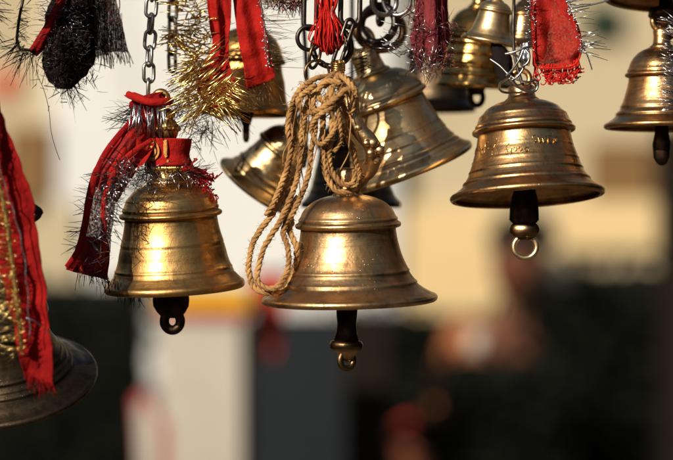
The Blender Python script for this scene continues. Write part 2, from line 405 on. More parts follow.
# scratched lettering on the copper brown bell (follows its wall)
def wall_point(b, px, py, R, Rs, hs, H, dy, lift=.00015):
    """point on the bell's own outer wall given height & bearing read off the photograph"""
    s = S0*(D0+dy)/D0
    prof = remap(R, Rs, hs, H)
    rot = b.rotation_euler.to_matrix()
    h = (b.location.z - at(px,py,dy).z)*-1/s
    for _ in range(6):
        r = None
        for (r0,h0),(r1,h1) in zip(prof, prof[1:]):
            if h0 <= h <= h1 and h1 > h0: r = r0+(r1-r0)*(h-h0)/(h1-h0); break
        r = r or Rs
        tgt = at(px,py,dy)
        # bearing
        x0 = (tgt.x-b.location.x) - rot.col[2].x*h*s
        sn = max(-.999, min(.999, x0/(r*s+lift))); a = math.asin(sn)
        p = b.location + rot @ Vector(((r*s+lift)*math.sin(a), -(r*s+lift)*math.cos(a), h*s))
        ps = CAM_H - (p.z-CAM_H)*-1*0
        py_now = 230 - (p.z-CAM_H)/(S0*p.y/D0)
        h += (py_now-py)*.9
    return p
letters = [  # strokes in px
 [(473,148),(474.5,154),(477,147),(478,153)],[(479,146),(480,155),(482,149)],[(483,154),(484.5,144),(487,142)],[(484,149),(487,148.5)],[(489,145),(491,149),(494,143)],[(491,149),(490,156)],
 [(507,143),(504.5,145),(504,149),(506,152),(508.5,151),(509,148)],[(509,152),(507,156),(504,154)],[(512,147),(510.5,149),(512,151),(514,149.5),(513,147),(512,147)],[(517,147),(515.5,149),(517,151),(519,149.5),(518,147),(517,147)],
 [(524,147),(521.5,148.5),(522,151),(524.5,150.5),(525,147),(525.5,151.5)],
 [(532,135),(529.5,136.5),(531,139),(533,140.5),(531,143)],[(535,136),(537,143),(539,137.5),(541,143),(543,135.5)],[(548.5,135.5),(545.5,136.5),(545.5,143),(549,142.5)],[(545.5,139.5),(548,139)],[(551,143),(551.5,137.5),(554,142.5),(554.5,137)],
 [(499,157.2),(512,155.6),(530,155),(548,155.4),(566,157)]]
lb = MB()
for st in letters[:-1]:
    pts = catmull([wall_point(bC, x, y, 77.8,52,74,101,0) for x,y in st], 3)
    tube(lb, pts, .00034, 5)
world_part(bC, 'scratched_lettering', lb, M['brassE'])

# red cloth band round the left bell's neck
def wrap(parent, name, c, r, h, mat, flare=2):
    mb = MB(); pr = []
    for k in range(17):
        t = k/16; pr.append(((r+flare*math.cos(t*2*PI)*.5+0.5*math.sin(t*11+1))*S0, (t-.5)*h*S0))
    pr = pr + [(q[0]-.0012, q[1]) for q in pr[::-1]]
    lathe(mb, pr, 72, c, wob=.05)
    return world_part(parent, name, mb, mat)
nb = wrap(bA, 'red_band', at(169,152.5,-.0078), 22.5, 27, M['red'], 3)
gp = MB()
def cyl_pt(x, y, c=at(169,152.5,-.0078), r=24.3*S0):
    dx = at(x,y,0).x-c.x; dx = max(-r*.98, min(r*.98, dx)); return Vector((c.x+dx, c.y-math.sqrt(r*r-dx*dx), at(x,y,0).z))
for st in ([(150.5,143),(150,163)],[(151,144),(156,143.2),(160,148),(160.5,155),(156,160.5),(152,160)],[(152,148),(156,149),(157.5,153),(155,157)],[(168,141),(168.5,148),(168,156),(169,158)],[(169.2,161.5),(171,162.5)],[(167,142),(167.2,156)]):
    tube(gp, [p for p in catmull([cyl_pt(*q) for q in st], 4)], .0011, 6, squash=.22)
world_part(bA, 'gold_print', gp, M['goldtrim'])
gt = MB()
for k in range(110):
    a = 2*PI*k/110; c = at(170,168,-.007); r = 22*S0
    p0 = c+Vector((math.cos(a)*r, math.sin(a)*r, 0)); r2 = r*random.uniform(1.0,1.18)
    tube(gt, [p0+Vector((0,0,.002)), c+Vector((math.cos(a+.05)*r2, math.sin(a+.05)*r2, -.0005)), c+Vector((math.cos(a+.1)*r*1.05, math.sin(a+.1)*r*1.05, -.003*random.uniform(.5,1.2)))], .0006, 5)
world_part(bA, 'gold_trim', gt, M['gold_tin'])

# ------------------------------------------------------------------ bristles, ribbons
def bristle(mb, p, d, L, w, bend=.25, mi=0):
    d = d.normalized(); side = Vector((random.uniform(-1,1), random.uniform(-1,1), random.uniform(-1,1))); side = (side-d*side.dot(d)).normalized()
    up = d.cross(side); b = side.lerp(Vector((0,0,-1)), .3)*bend*L*random.uniform(-.4,1)
    c = [p, p+d*L*.5+b*.3, p+d*L+b]; vs = []
    for q, ww in zip(c, (w, w*.95, w*.55)):
        vs += [q+side*ww*.5, q+up*ww*.14, q-side*ww*.5, q-up*ww*.14]
    fs = []
    for i in (0,4):
        for k in range(4): fs.append((i+k, i+(k+1)%4, i+4+(k+1)%4, i+4+k))
    fs += [(3,2,1,0),(8,9,10,11)]
    mb.add(vs, fs, mi)
def brush(mb, spine, n, L, w=.0006, dirs=((1,0),(-1,0)), spread=.35, depth=.5, jit=.0015, bend=.25, mi=0, toward=.15):
    bend = bend*1.6
    """spine: world points; dirs: image-plane headings (x right, y up) the hairs favour"""
    for i in range(n):
        t = random.random()*(len(spine)-1.001); k = int(t); p = spine[k].lerp(spine[k+1], t-k)
        p = p+Vector([random.gauss(0,jit) for _ in range(3)])
        d = random.choice(dirs); a = math.atan2(d[1], d[0])+random.gauss(0, spread)
        v = Vector((math.cos(a), random.gauss(-toward, depth), math.sin(a)))
        bristle(mb, p, v, random.uniform(L*.45, L*1.05), w*random.uniform(.6,1.3), bend, mi)
ALL8 = [(math.cos(k*PI/4), math.sin(k*PI/4)) for k in range(8)]

def sheet(mb, path, folds=2.5, amp=.004, nu=26, nv=6, phase=0, wr=.0012, cross=None, mi=0, rag=0, curl=0):
    wr = wr*1.5
    """path rows: (xl, yl, xr, yr, dy) in photo px: a strip of cloth with folds across its width"""
    rows = []
    L = catmull([at(r[0], r[1], r[4]) for r in path], nv); Rr = catmull([at(r[2], r[3], r[4]) for r in path], nv)
    n = len(L); vs = []
    for i in range(n):
        for j in range(nu+1):
            u = j/nu; p = L[i].lerp(Rr[i], u)
            f = amp*math.sin(u*PI*2*folds+phase+i*.08)+amp*.5*math.sin(u*PI*2*folds*1.9+phase*2-i*.13)
            f += wr*noise.noise(Vector((p.x*70, i*.17, p.z*70)))*2 + curl*(2*u-1)**2
            q = p+Vector((wr*.6*noise.noise(Vector((p.x*90,5,p.z*90))), f, wr*.6*noise.noise(Vector((p.x*90,9,p.z*90)))))
            if rag and i == n-1: q.z -= rag*random.random()
            vs.append(q)
    fs = [(i*(nu+1)+j, i*(nu+1)+j+1, (i+1)*(nu+1)+j+1, (i+1)*(nu+1)+j) for i in range(n-1) for j in range(nu)]
    mb.add(vs, fs, mi)
def pts(lst, n=5): return catmull([at(*p) for p in lst], n)
def lumpy(mb, path, seg=28, wr=.003, squash=.6, nv=6):
    """closed soft bundle; rows (x, y, half width px, dy)"""
    C = catmull([at(r[0], r[1], r[3]) for r in path], nv)
    W = catmull([Vector((r[2],0,0)) for r in path], nv); n = len(C); vs = []
    for i in range(n):
        for k in range(seg):
            a = 2*PI*k/seg; r = W[i].x*S0
            q = Vector((math.cos(a)*r, math.sin(a)*r*squash, 0)); w = 1+.16*math.sin(a*7+i*.2)+.1*noise.noise(Vector((a*2,i*.4,0)))
            vs.append(C[i]+q*w)
    fs = [(i*seg+k, i*seg+(k+1)%seg, (i+1)*seg+(k+1)%seg, (i+1)*seg+k) for i in range(n-1) for k in range(seg)]
    fs += [tuple(range(seg-1,-1,-1)), tuple((n-1)*seg+k for k in range(seg))]
    mb.add(vs, fs)

TOP = -66
# ---- blackened tinsel cloth, upper left
r = empty('tinsel_garland', at(70,TOP,.0), 'blackened cloth garland with silver flecks, hanging as a thick rounded lobe at the upper left', 'garland')
m = MB(); lumpy(m, [(78,TOP,12,0),(76,-30,16,0),(73,0,20,0),(71,20,23,0),(69,40,24,0),(68,58,23.5,0),(66,70,21,0),(64,80,15,0),(63,86,7,0),(63,88,1,0)]); 
for k in range(70):
    o = random.uniform(-1,1); z = math.sqrt(max(0,1-o*o))
    tube(m, catmull([at(75+o*14, -20, -z*.010), at(73+o*21, 5, -z*.0125), at(70+o*24.5+random.gauss(0,2), 32, -z*.0145), at(68+o*24+random.gauss(0,2), 56, -z*.0135), at(65+o*17+random.gauss(0,1), 76, -z*.010), at(64+o*6, 88, -z*.003)],5), random.uniform(.0004,.0014), 5)
m.build('cloth', M['black_cl'], r, world=True)
m = MB(); sp = pts([(72,-50,-.012),(71,0,-.014),(70,30,-.016),(67,60,-.014),(64,82,-.006)])
brush(m, sp, 900, .011, .0006, ALL8, .4, .3, .0085, .3)
brush(m, pts([(50,55,0),(60,82,0),(78,78,0),(92,50,0)]), 60, .012, .0005, [(1,-.6),(.3,-1),(1,-.1),(-.3,-1)], .4, .4, .001)
brush(m, pts([(60,84,0),(74,82,0)]), 22, .020, .0005, [(.7,-.8),(.3,-1)], .3, .3, .001)
brush(m, pts([(48,0,0),(47,50,0)]), 34, .012, .0005, [(-1,.3),(-1,-.2),(-.7,.7)], .3, .3, .001)
m.build('dark_tinsel', M['dark_tin'], r, world=True)
m = MB(); brush(m, pts([(76,-40,-.022),(74,0,-.024),(76,20,-.026),(78,40,-.024),(72,60,-.02)]), 240, .004, .0006, ALL8, .8, .4, .005, .3)
m.build('silver_tinsel', M['silver_tin'], r, world=True)
# ---- tattered brown net
r = empty('net_cloth', at(108,TOP,.01), 'tattered brown see-through net cloth with a stringy hem beside the blackened garland', 'cloth')
m = MB(); sheet(m, [(84,TOP,112,TOP,.012),(88,-20,114,-20,.012),(90,5,117,2,.012),(92,28,122,25,.012),(92,50,128,52,.012)], 2.4, .003, rag=.001); m.build('brown_cloth', M['brown_net'], r, world=True, solid=.0003)
m = MB(); sheet(m, [(86,TOP,108,TOP,.02),(88,0,108,0,.02),(90,30,108,30,.02),(92,58,110,54,.02)], 3, .002, phase=1); m.build('grey_lining', M['grey_net'], r, world=True, solid=.0003)
m = MB()
for k in range(30):
    x = 93+k*1.22; p0 = at(x,50+random.uniform(-2,2),.012+random.uniform(-.003,.003)); l = random.uniform(8,18)
    tube(m, catmull([p0, at(x+random.uniform(0,2.5)+k*.05,50+l*.5,.012), at(x+1+k*.1+random.uniform(-1,2),50+l,.012)],3), .00028, 4)
for k in range(90):
    x = 91+random.random()*32; y = random.uniform(-20,44); tube(m, catmull([at(x,y,.006), at(x+random.uniform(-1,1.5),y+12,.006+random.uniform(-.002,.002)), at(x+random.uniform(-.5,3),y+26,.006)],3), .00022, 4)
m.build('loose_threads', M['brown_net'], r, world=True)
# ---- dark wire garland with red strip
r = empty('wire_garland', at(24,TOP,-.01), 'thin dark spiky tinsel strand looping down left of the blackened garland', 'garland')
m = MB(); w = pts([(22,TOP,-.01),(26,-20,-.01),(23,0,-.01),(20,14,-.01),(18,28,-.01),(17,40,-.01),(20,48,-.01),(29,50,-.01),(37,50,-.008),(44,40,-.006)])
tube(m, w, .0011, 6); 
brush(m, pts([(25,-10,-.01),(20,20,-.01),(17,40,-.01)]), 70, .010, .0005, [(1,.1),(1,-.4),(1,.5),(-.6,-.5)], .3, .4, .0006)
brush(m, pts([(17,40,-.01),(25,50,-.01),(38,52,-.01)]), 70, .024, .0006, [(-.8,-.6),(-.3,-1),(.1,-1),(-.5,-.8),(-1,-.1)], .25, .4, .001)
m.build('dark_tinsel', M['dark_tin'], r, world=True)
r = tag(MB().build('dummy', M['dark_tin']), ) if False else None
m = MB(); sheet(m, [(62,TOP,74,TOP,-.018),(60,-20,72,-20,-.018),(56,0,66,1,-.018),(50,14,60,18,-.018),(42,28,52,34,-.016),(33,42,42,49,-.012),(28,50,36,56,-.008)], 1, .0018, nu=12)
o = m.build('red_strip', M['redD'], None, solid=.0004)
def settle(o, loc):
    for v in o.data.vertices: v.co -= loc
    o.location = loc; return o
settle(o, at(64,TOP,-.018)); tag(o, 'narrow dull red cloth strip slanting down left across the blackened garland', 'ribbon')
r = empty('tinsel_sprig', at(-20,TOP,-.02), 'spiky dark tinsel sprig poking in at the top left corner', 'garland')
m = MB(); w = pts([(-22,TOP,-.02),(-12,-20,-.02),(-8,10,-.02),(-10,30,-.02)]); tube(m, w, .0011, 6)
brush(m, w, 90, .017, .0006, [(1,-.6),(1,-1),(1,-.1),(.4,-1)], .3, .3, .001); m.build('dark_tinsel', M['dark_tin'], r, world=True)
# thin hair-like threads
m = MB(); tube(m, pts([(36,60,.0),(38,76,.0),(44,90,.0),(49,110,.0),(51,130,.0),(55,146,.0),(60,160,.0)]), .00022, 4)
tube(m, pts([(45,45,.0),(38,62,.0),(36,76,.0)]), .00022, 4); tube(m, pts([(36,52,.0),(45,45,.0),(48,30,.0)]), .00022, 4)
o = settle(m.build('loose_thread', M['dark_tin']), at(45,45)); tag(o, 'hair-thin dark thread trailing down from the wire garland over the pale wall', 'thread')

# ---- chains
def chain(name, label, p0, p1, n, mat, w=.0078, wire=.0013, dy=0, group=None, ph=0, aspect=1.72):
    a = at(*p0); b = at(*p1); root = empty(name, a, label, 'chain', group)
    step = (b-a)/n; L = step.length*1.42
    for i in range(n):
        c = a+step*(i+.5); mb = MB(); half = L/2; rr = w/2-wire*.2; pl = []
        for k in range(24):
            t = 2*PI*k/24; z = math.sin(t); x = math.cos(t)
            pl.append(Vector((x*rr, 0, z*rr+(half-rr-wire)*(1 if z > 0 else -1 if z < 0 else 0))))
        rot = Matrix.Rotation((ph+i*PI/2)+random.uniform(-.25,.25), 3, 'Z'); til = Matrix.Rotation(random.uniform(-.06,.06)+math.atan2(step.x, step.z)+(PI if step.z<0 else 0), 3, 'Y')
        tube(mb, [til @ (rot @ q)+c for q in pl], wire, 10, True)
        mb.build('link', mat, root, world=True)
    return root
chain('steel_chain', 'grey steel chain of oval links holding up the yellow brass bell', (154,TOP,0), (148,97,0), 10, M['steel'], ph=.25)
chain('iron_chain', 'dark iron chain running down behind the gold tinsel', (174,TOP,.05), (172,70,.05), 8, M['iron'], w=.0075, ph=.8)
# ---- long dark link + rings + red thread around the rope knot
def loose_ring(label, c, r, wire, mat, tilt=0, yaw=0, sx=1, sz=1, name='iron_ring', cat='ring', group='rings and links above the rope'):
    mb = MB(); tube(mb, [p-c for p in ring_pts(c, r, 40, sx=sx, sz=sz, tilt=tilt, yaw=yaw)], wire, 10, True)
    o = mb.build(name, mat); o.location = c; return tag(o, label, cat, group)
def long_link(label, p0, p1, w, wire, mat, yaw=0, name='long_link'):
    a, b = at(*p0), at(*p1); d = (b-a); L = d.length; t = math.atan2(d.x, -d.z); c = (a+b)/2; mb = MB(); pl = []
    for k in range(28):
        q = 2*PI*k/28; pl.append(Matrix.Rotation(-t,3,'Y') @ (Matrix.Rotation(yaw,3,'Z') @ Vector((math.cos(q)*w/2, 0, math.sin(q)*w/2+(L/2-w/2)*(1 if k < 14 else -1)))))
    tube(mb, pl, wire, 10, True); o = mb.build(name, mat); o.location = c; return tag(o, label, 'chain link', 'rings and links above the rope')
long_link('long narrow black iron link hooked into the upper small ring, left of the red thread', (311,-34,-.01), (310,29,-.01), .0088, .0018, M['iron'])
long_link('black iron link above the narrow one, rising out of the photo at the top', (311,-70,-.01), (311,-28,-.01), .0085, .0018, M['iron'], 1.3)
long_link('broad brown iron link with a round end right of the red thread', (351,-40,-.012), (350,27,-.012), .0135, .0019, M['iron'], .1)
long_link('brown iron link above the broad one, rising out of the photo at the top', (352,-72,-.012), (351,-34,-.012), .0105, .0019, M['iron'], 1.3)
long_link('slanting brown wire link running from the broad link down to the knot', (351,20,-.016), (336,64,-.02), .0062, .0014, M['iron'], .5)
loose_ring('thin black ring beside the red thread, hooked on the long narrow link', at(309,38,-.012), .0082, .0015, M['iron'], .3, .2)
loose_ring('heavy grey iron ring that the red thread is looped through', at(332,47,-.006), .0142, .0021, M['iron'], 0, -.35, 1, .95)
loose_ring('thin brass wire ring at the left of the rope knot', at(317,73,-.02), .0088, .0010, M['oldwire'], .2, .35)
loose_ring('small slanting brown ring joining the black ring to the rope knot', at(315,55,-.016), .0078, .0012, M['oldwire'], .25, 1.15, 1, 1.2)
m = MB()
c0 = at(338,66,-.024)
hel = []
for k in range(5*14): a = k*2*PI/14; hel.append(c0+Vector((math.cos(a)*.0042, math.sin(a)*.0042, (.0026-k*.00009)*1.2+.0008*math.sin(a))))
tube(m, hel, .0010, 8); o = settle(m.build('wire_binding', M['brassE']), c0.copy()); tag(o, 'brass wire wound tight round the top of the rope knot', 'wire')
r = empty('thread_hank', at(330,TOP,-.012), 'hank of bright red thread looped through the heavy iron ring at top centre', 'thread')
m = MB()
for k in range(80):
    f = random.gauss(0,.62); g = random.uniform(-1,1); h = random.uniform(0,1)
    P_ = [(328+f*4,TOP,-.014+g*.003),(327+f*4,-20,-.014+g*.003),(327+f*6,0,-.016+g*.003),(326+f*5,14,-.016+g*.003),(327+f*8,28,-.018+g*.004),(326+f*9,38+h*3,-.022+g*.003),(328+f*8,47+h*5-abs(f)*3,-.020+g*.003),(331+f*5,50+h*4-abs(f)*3,-.010),(332+f*6,40,-.002),(331+f*4,20,-.004)]
    P_ = [(x+random.gauss(0,1.1), y+random.gauss(0,1), d+random.gauss(0,.0007)) for x,y,d in P_]; tube(m, pts(P_,4), .00042, 4)
m.build('strands', M['redthread'], r, world=True)
# heavy dark ring + silver rings over the leaning bell
loose_ring('thick dark ring through the crown of the pale leaning bell', at(380,30,.055), .0175, .0030, M['oldwire'], 0, .3, 1, .8)
loose_ring('second thick dark ring nested inside the one on the pale leaning bell', at(378,24,.045), .0135, .0028, M['iron'], .3, -.5)
loose_ring('bright steel ring at the top edge, left one of the interlocked pair', at(384,2,.02), .0092, .0017, M['steel'], .2, .3, group='bright interlocked rings')
loose_ring('bright steel ring at the top edge, right one of the interlocked pair', at(397,1,.02), .0100, .0015, M['steel'], -.3, -.3, group='bright interlocked rings')
chain('iron_chain', 'dark iron chain rising from the thick ring of the leaning bell', (386,TOP,.04), (380,24,.045), 6, M['iron'], w=.011, wire=.002, ph=.4)

# ---- jute rope
r = empty('jute_rope', at(338,70,-.03), 'golden brown jute rope knotted over the centre bell, long loop at its left', 'rope')
def rp(name, P_, rad=.0028): 
    m = MB(); P_ = [(x+random.gauss(0,1.2), y+random.gauss(0,.8), d+random.gauss(0,.0015)) for x,y,d in P_]; rope(m, pts(P_,6), rad*.76); return m.build(name, M['jute'], r, world=True)
rp('strand', [(338,70,-.025),(328,82,-.035),(314,88,-.04),(301,98,-.04),(295,116,-.038),(293,140,-.036),(290,165,-.036),(284,188,-.036),(272,214,-.036),(256,238,-.036),(249,258,-.038),(248,276,-.04),(256,290,-.042),(270,293,-.042),(285,288,-.042),(294,272,-.04),(295,252,-.04),(291,234,-.038),(292,218,-.036)])
rp('strand', [(336,72,-.03),(322,86,-.045),(308,96,-.048),(304,112,-.048),(303,140,-.046),(299,170,-.046),(292,196,-.046),(280,222,-.046),(266,244,-.046),(258,262,-.046),(258,278,-.048),(266,288,-.05),(279,286,-.05),(287,270,-.048),(287,250,-.046),(284,232,-.044),(291,212,-.042),(298,196,-.04)], .0027)
rp('strand', [(334,74,-.03),(318,92,-.05),(313,108,-.054),(314,130,-.054),(311,160,-.052),(305,185,-.05),(297,205,-.05),(290,222,-.05)], .0026)
rp('strand', [(330,74,-.03),(312,80,-.045),(299,90,-.048),(292,108,-.046),(288,128,-.044),(290,150,-.04),(286,172,-.04),(276,198,-.04),(268,216,-.038)], .0026)
rp('strand', [(336,74,-.035),(330,90,-.05),(323,105,-.054),(322,125,-.054),(324,145,-.05),(325,160,-.046),(328,175,-.044),(338,189,-.044),(352,190,-.042),(360,181,-.04),(358,168,-.042),(352,150,-.046),(346,135,-.05),(340,118,-.052),(334,100,-.05)], .0028)
rp('strand', [(340,72,-.03),(334,92,-.056),(330,110,-.06),(331,130,-.06),(330,150,-.056),(333,170,-.05),(342,184,-.05),(352,182,-.05),(355,170,-.05)], .0026)
rp('strand', [(338,74,-.04),(350,84,-.05),(352,94,-.05),(345,102,-.05),(334,104,-.054),(322,98,-.054),(318,90,-.05),(326,82,-.05),(340,84,-.052)], .0027)
rp('strand', [(332,86,-.056),(338,100,-.06),(341,120,-.062),(340,140,-.06),(334,152,-.056)], .0022)
rp('strand', [(318,84,-.058),(302,92,-.058),(296,104,-.056),(304,112,-.052),(320,108,-.064),(334,98,-.066),(346,92,-.06),(354,104,-.056),(350,116,-.054)], .0026)
rp('strand', [(344,96,-.062),(330,108,-.066),(318,116,-.066),(312,130,-.06),(320,144,-.06),(330,136,-.064),(336,120,-.066),(326,104,-.066)], .0022)
for k in range(7):
    x0 = random.uniform(300,345); m = MB(); P_ = [(x0,88,-.05)]
    for t in range(1,6): P_.append((P_[-1][0]+random.gauss(-3,5), 88+t*random.uniform(14,22), -.055+random.gauss(0,.006)))
    tube(m, pts(P_,4), .00042, 5); m.build('loose_yarn', M['jute'], r, world=True)
m = MB()
for k in range(70):
    x, y = random.uniform(292,356), random.uniform(82,112); d = random.uniform(-.06,-.035)
    tube(m, catmull([at(x,y,d), at(x+random.uniform(-7,7), y+random.uniform(-3,8), d-.002), at(x+random.uniform(-10,10), y+random.uniform(0,18), d)],3), .00022, 4)
m.build('frayed_fibre', M['jute'], r, world=True)

# ---- red ribbons with gold tinsel
r = empty('red_scarf', at(222,TOP,.02), 'red scarf edged in thick gold tinsel, ending in a point above the grey chain', 'scarf')
m = MB(); sheet(m, [(200,TOP,230,TOP,-.008),(205,-30,232,-30,-.008),(207,0,231,0,-.008),(209,20,231,22,-.006),(212,42,229,45,-.006),(206,62,230,66,-.006),(196,78,236,84,-.008),(200,96,238,94,-.012),(210,110,240,102,-.012)], 1.2, .0022, phase=.6); m.build('cloth', M['red'], r, world=True, solid=.0004)
m = MB()
g1 = pts([(188,TOP,.004),(190,-20,.004),(192,0,.004),(195,20,.002),(198,40,.0),(200,58,-.002)])
brush(m, g1, 120, .024, .0011, [(-1,.05),(-1,-.15),(1,.1),(1,-.05),(-1,.3)], .22, .4, .0045, .12)
brush(m, g1, 170, .008, .0012, ALL8, .5, .4, .005, .5)
g2 = pts([(199,56,-.012),(197,72,-.016),(202,90,-.02),(209,106,-.022)])
brush(m, g2, 120, .030, .0013, [(-.8,-.62),(-1,-.45),(.75,.6),(-.6,-.8)], .13, .3, .003, .06)
brush(m, g2, 50, .020, .0011, [(-1,.1),(-1,-.1),(1,.3)], .4, .4, .003, .2)
g3 = pts([(209,108,-.022),(214,98,-.022),(222,86,-.020),(228,80,-.018)])
brush(m, g3, 62, .029, .0013, [(.8,-.55),(.85,-.4),(.6,-.8)], .1, .25, .002, .05)
brush(m, pts([(186,50,0),(172,34,0)]), 60, .012, .0012, [(-1,.2),(1,-.6)], .5, .4, .003)
m.build('gold_tinsel', M['gold_tin'], r, world=True)
m = MB(); brush(m, pts([(208,108,0),(225,108,0),(240,112,0)]), 26, .022, .0005, [(.3,-1),(.7,-.8),(.1,-1)], .3, .4, .002, .2)
brush(m, pts([(175,100,.0),(196,118,.0),(210,130,.0)]), 120, .014, .0005, ALL8[4:]+[(.3,-1)], .5, .4, .004, .3)
m.build('dark_tinsel', M['dark_tin'], r, world=True)
r = empty('red_ribbon', at(248,TOP,.0), 'plain wide bright red ribbon with a straight slanted lower end over the amber bell', 'ribbon')
m = MB(); sheet(m, [(228,TOP,254,TOP,0),(231,-30,258,-30,0),(233,0,261,0,0),(236,22,265,22,-.002),(240,48,269,46,-.002),(244,68,272,62,0),(248,91,275,77,.002)], .9, .0022, wr=.0010, phase=2); m.build('cloth', M['red'], r, world=True, solid=.0004)
m = MB(); sp = pts([(256,-40,-.005),(260,0,-.006),(264,22,-.006),(266,46,-.006),(270,66,-.004)])
tube(m, sp, .0005, 5); brush(m, sp, 90, .0045, .0006, ALL8, .5, .3, .0006, .3)
m.build('silver_edging', M['silver_tin'], r, world=True)
m = MB(); brush(m, sp, 85, .026, .0004, [(1,.0),(1,-.12),(1,.12)], .22, .3, .001, .12)
brush(m, pts([(250,88,0),(272,80,0)]), 26, .024, .0004, [(.2,-1),(.6,-.8),(-.2,-1)], .25, .3, .001, .12); m.build('fine_bristles', M['oldwire'], r, world=True)
# small tinsel cluster
r = empty('tinsel_tuft', at(286,TOP,.0), 'small tuft of red and gold tinsel cut by the top edge', 'garland')
m = MB(); w = pts([(284,TOP,.01),(282,-20,.01),(286,0,.01)]); tube(m, w, .001, 5); brush(m, w+pts([(270,-6,0),(302,-4,0)]), 160, .010, .0007, ALL8, .4, .4, .002); m.build('gold_tinsel', M['gold_tin'], r, world=True)
m = MB(); brush(m, pts([(268,-8,0),(285,4,0),(298,-2,0)]), 130, .011, .0008, [(0,-1),(.4,-1),(-.4,-1),(1,0)], .4, .4, .002); m.build('red_tinsel', M['maroon_tin'], r, world=True)

# ---- red pouch tied on the chain, silver tassel
r = empty('red_pouch', at(150,96,-.01), 'gathered red cloth tied round the grey chain with a silver tinsel tassel', 'cloth')
m = MB(); lumpy(m, [(160,92,3,-.012),(152,96,9,-.012),(150,101,17,-.01),(148,108,16,-.008),(147,120,13,-.006),(150,132,10,-.004),(154,140,8,-.002)], 40, squash=.55); m.build('gathered_cloth', M['redD'], r, world=True)
m = MB(); lumpy(m, [(127,95,3,-.018),(134,99,4.5,-.02),(146,102,4,-.022),(158,103,4,-.02),(168,103,4.5,-.016),(174,106,3,-.01)], 20, squash=.7)
tube(m, pts([(128,94,-.018),(138,98,-.024),(150,102,-.026),(164,102,-.022),(172,100,-.014)]), [.0022,.003,.0026,.0028,.0018], 12); m.build('rolled_hem', M['red'], r, world=True)
m = MB()
for k in range(46):
    x = 132+random.random()*34; bristle(m, at(x,104+random.uniform(-2,3),-.024), Vector((random.gauss(.02,.12), random.uniform(-.25,.1), -1)), random.uniform(.014,.026), .0009, .12)
m.build('silver_tassel', M['silver_tin'], r, world=True)
m = MB(); brush(m, pts([(132,104,-.01),(134,125,-.006)]), 46, .022, .0005, [(-1,.25),(-1,-.4),(-.6,-.9),(-1,0)], .25, .35, .001, .12)
brush(m, pts([(176,112,0),(196,128,0),(204,146,0)]), 80, .017, .0005, ALL8, .5, .4, .005, .3); m.build('dark_bristles', M['dark_tin'], r, world=True)
# ---- sagging red strap on the left bell
r = empty('red_strap', at(146,126,-.01), 'sheer red strap with spiky tinsel sagging down the left side of the yellow brass bell', 'ribbon')
m = MB(); sheet(m, [(140,118,150,146,-.02),(122,138,142,158,-.028),(108,156,132,170,-.034),(97,176,120,184,-.038),(90,200,114,204,-.04),(86,224,112,228,-.04),(80,248,110,252,-.038),(66,268,104,276,-.034)], 1.6, .0024, nu=30, phase=1.4); m.build('cloth', M['sheer'], r, world=True, solid=.0003)
for nm, P_, ra in (('left_hem', [(138,114,-.02),(120,134,-.028),(105,154,-.036),(95,176,-.042),(89,200,-.044),(85,224,-.044),(79,248,-.042),(67,267,-.038)], 3.4), ('right_hem', [(152,140,-.026),(136,150,-.032),(120,164,-.04),(110,184,-.044),(104,206,-.046),(104,230,-.046),(104,252,-.042)], 3.0)):
    m = MB(); tube(m, pts(P_), [ra*S0*.8, ra*S0*.9, ra*S0*1.1, ra*S0, ra*S0*.8], 12, squash=.5); m.build('hem', M['red' if nm == 'right_hem' else 'redD'], r, world=True)
m = MB(); sheet(m, [(136,112,160,140,-.016),(124,128,152,152,-.024),(112,146,142,166,-.03),(100,168,128,184,-.034),(94,186,116,202,-.034)], 1.3, .0026, nu=40, phase=.9, wr=.0016); m.build('upper_cloth', M['red'], r, world=True, solid=.0003)
m = MB(); sheet(m, [(82,236,108,240,-.032),(76,250,110,256,-.03),(66,270,108,280,-.03)], 2.5, .002, phase=.3); m.build('lining', M['redD'], r, world=True, solid=.0003)
m = MB()
brush(m, pts([(120,160,-.05),(110,184,-.052),(104,210,-.054),(98,240,-.05),(92,266,-.046)]), 110, .013, .0006, [(-1,.3),(1,-.1),(-.5,-.9),(1,-.5),(-1,-.2)], .6, .35, .003, .2)
brush(m, pts([(100,170,-.04),(88,205,-.044),(78,250,-.04)]), 60, .013, .0005, [(-1,.3),(-1,.0),(-1,-.5)], .3, .35, .001, .15)
brush(m, pts([(112,176,-.05),(130,170,-.055),(146,176,-.05),(124,186,-.055),(116,200,-.05)]), 90, .014, .00055, ALL8, .6, .35, .005, .3)
brush(m, pts([(80,268,-.036),(100,276,-.036),(118,282,-.03),(128,290,-.03),(146,292,-.03)]), 110, .013, .0005, [(0,-1),(.1,-1),(-.2,-1),(.5,-1)], .3, .35, .002, .15)
brush(m, pts([(112,180,-.05),(112,204,-.05),(108,240,-.05)]), 90, .012, .00055, [(.3,-1),(-.5,-1),(1,-.3)], .4, .35, .002, .2)
m.build('dark_tinsel', M['dark_tin'], r, world=True)
m = MB(); brush(m, pts([(118,176,-.06),(110,200,-.06),(104,226,-.06),(96,262,-.05)]), 60, .010, .0006, ALL8, .6, .3, .004, .2); brush(m, pts([(118,178,-.06),(140,170,-.06)]), 30, .012, .0006, ALL8, .6, .3, .004, .2)
m.build('silver_tinsel', M['silver_tin'], r, world=True)
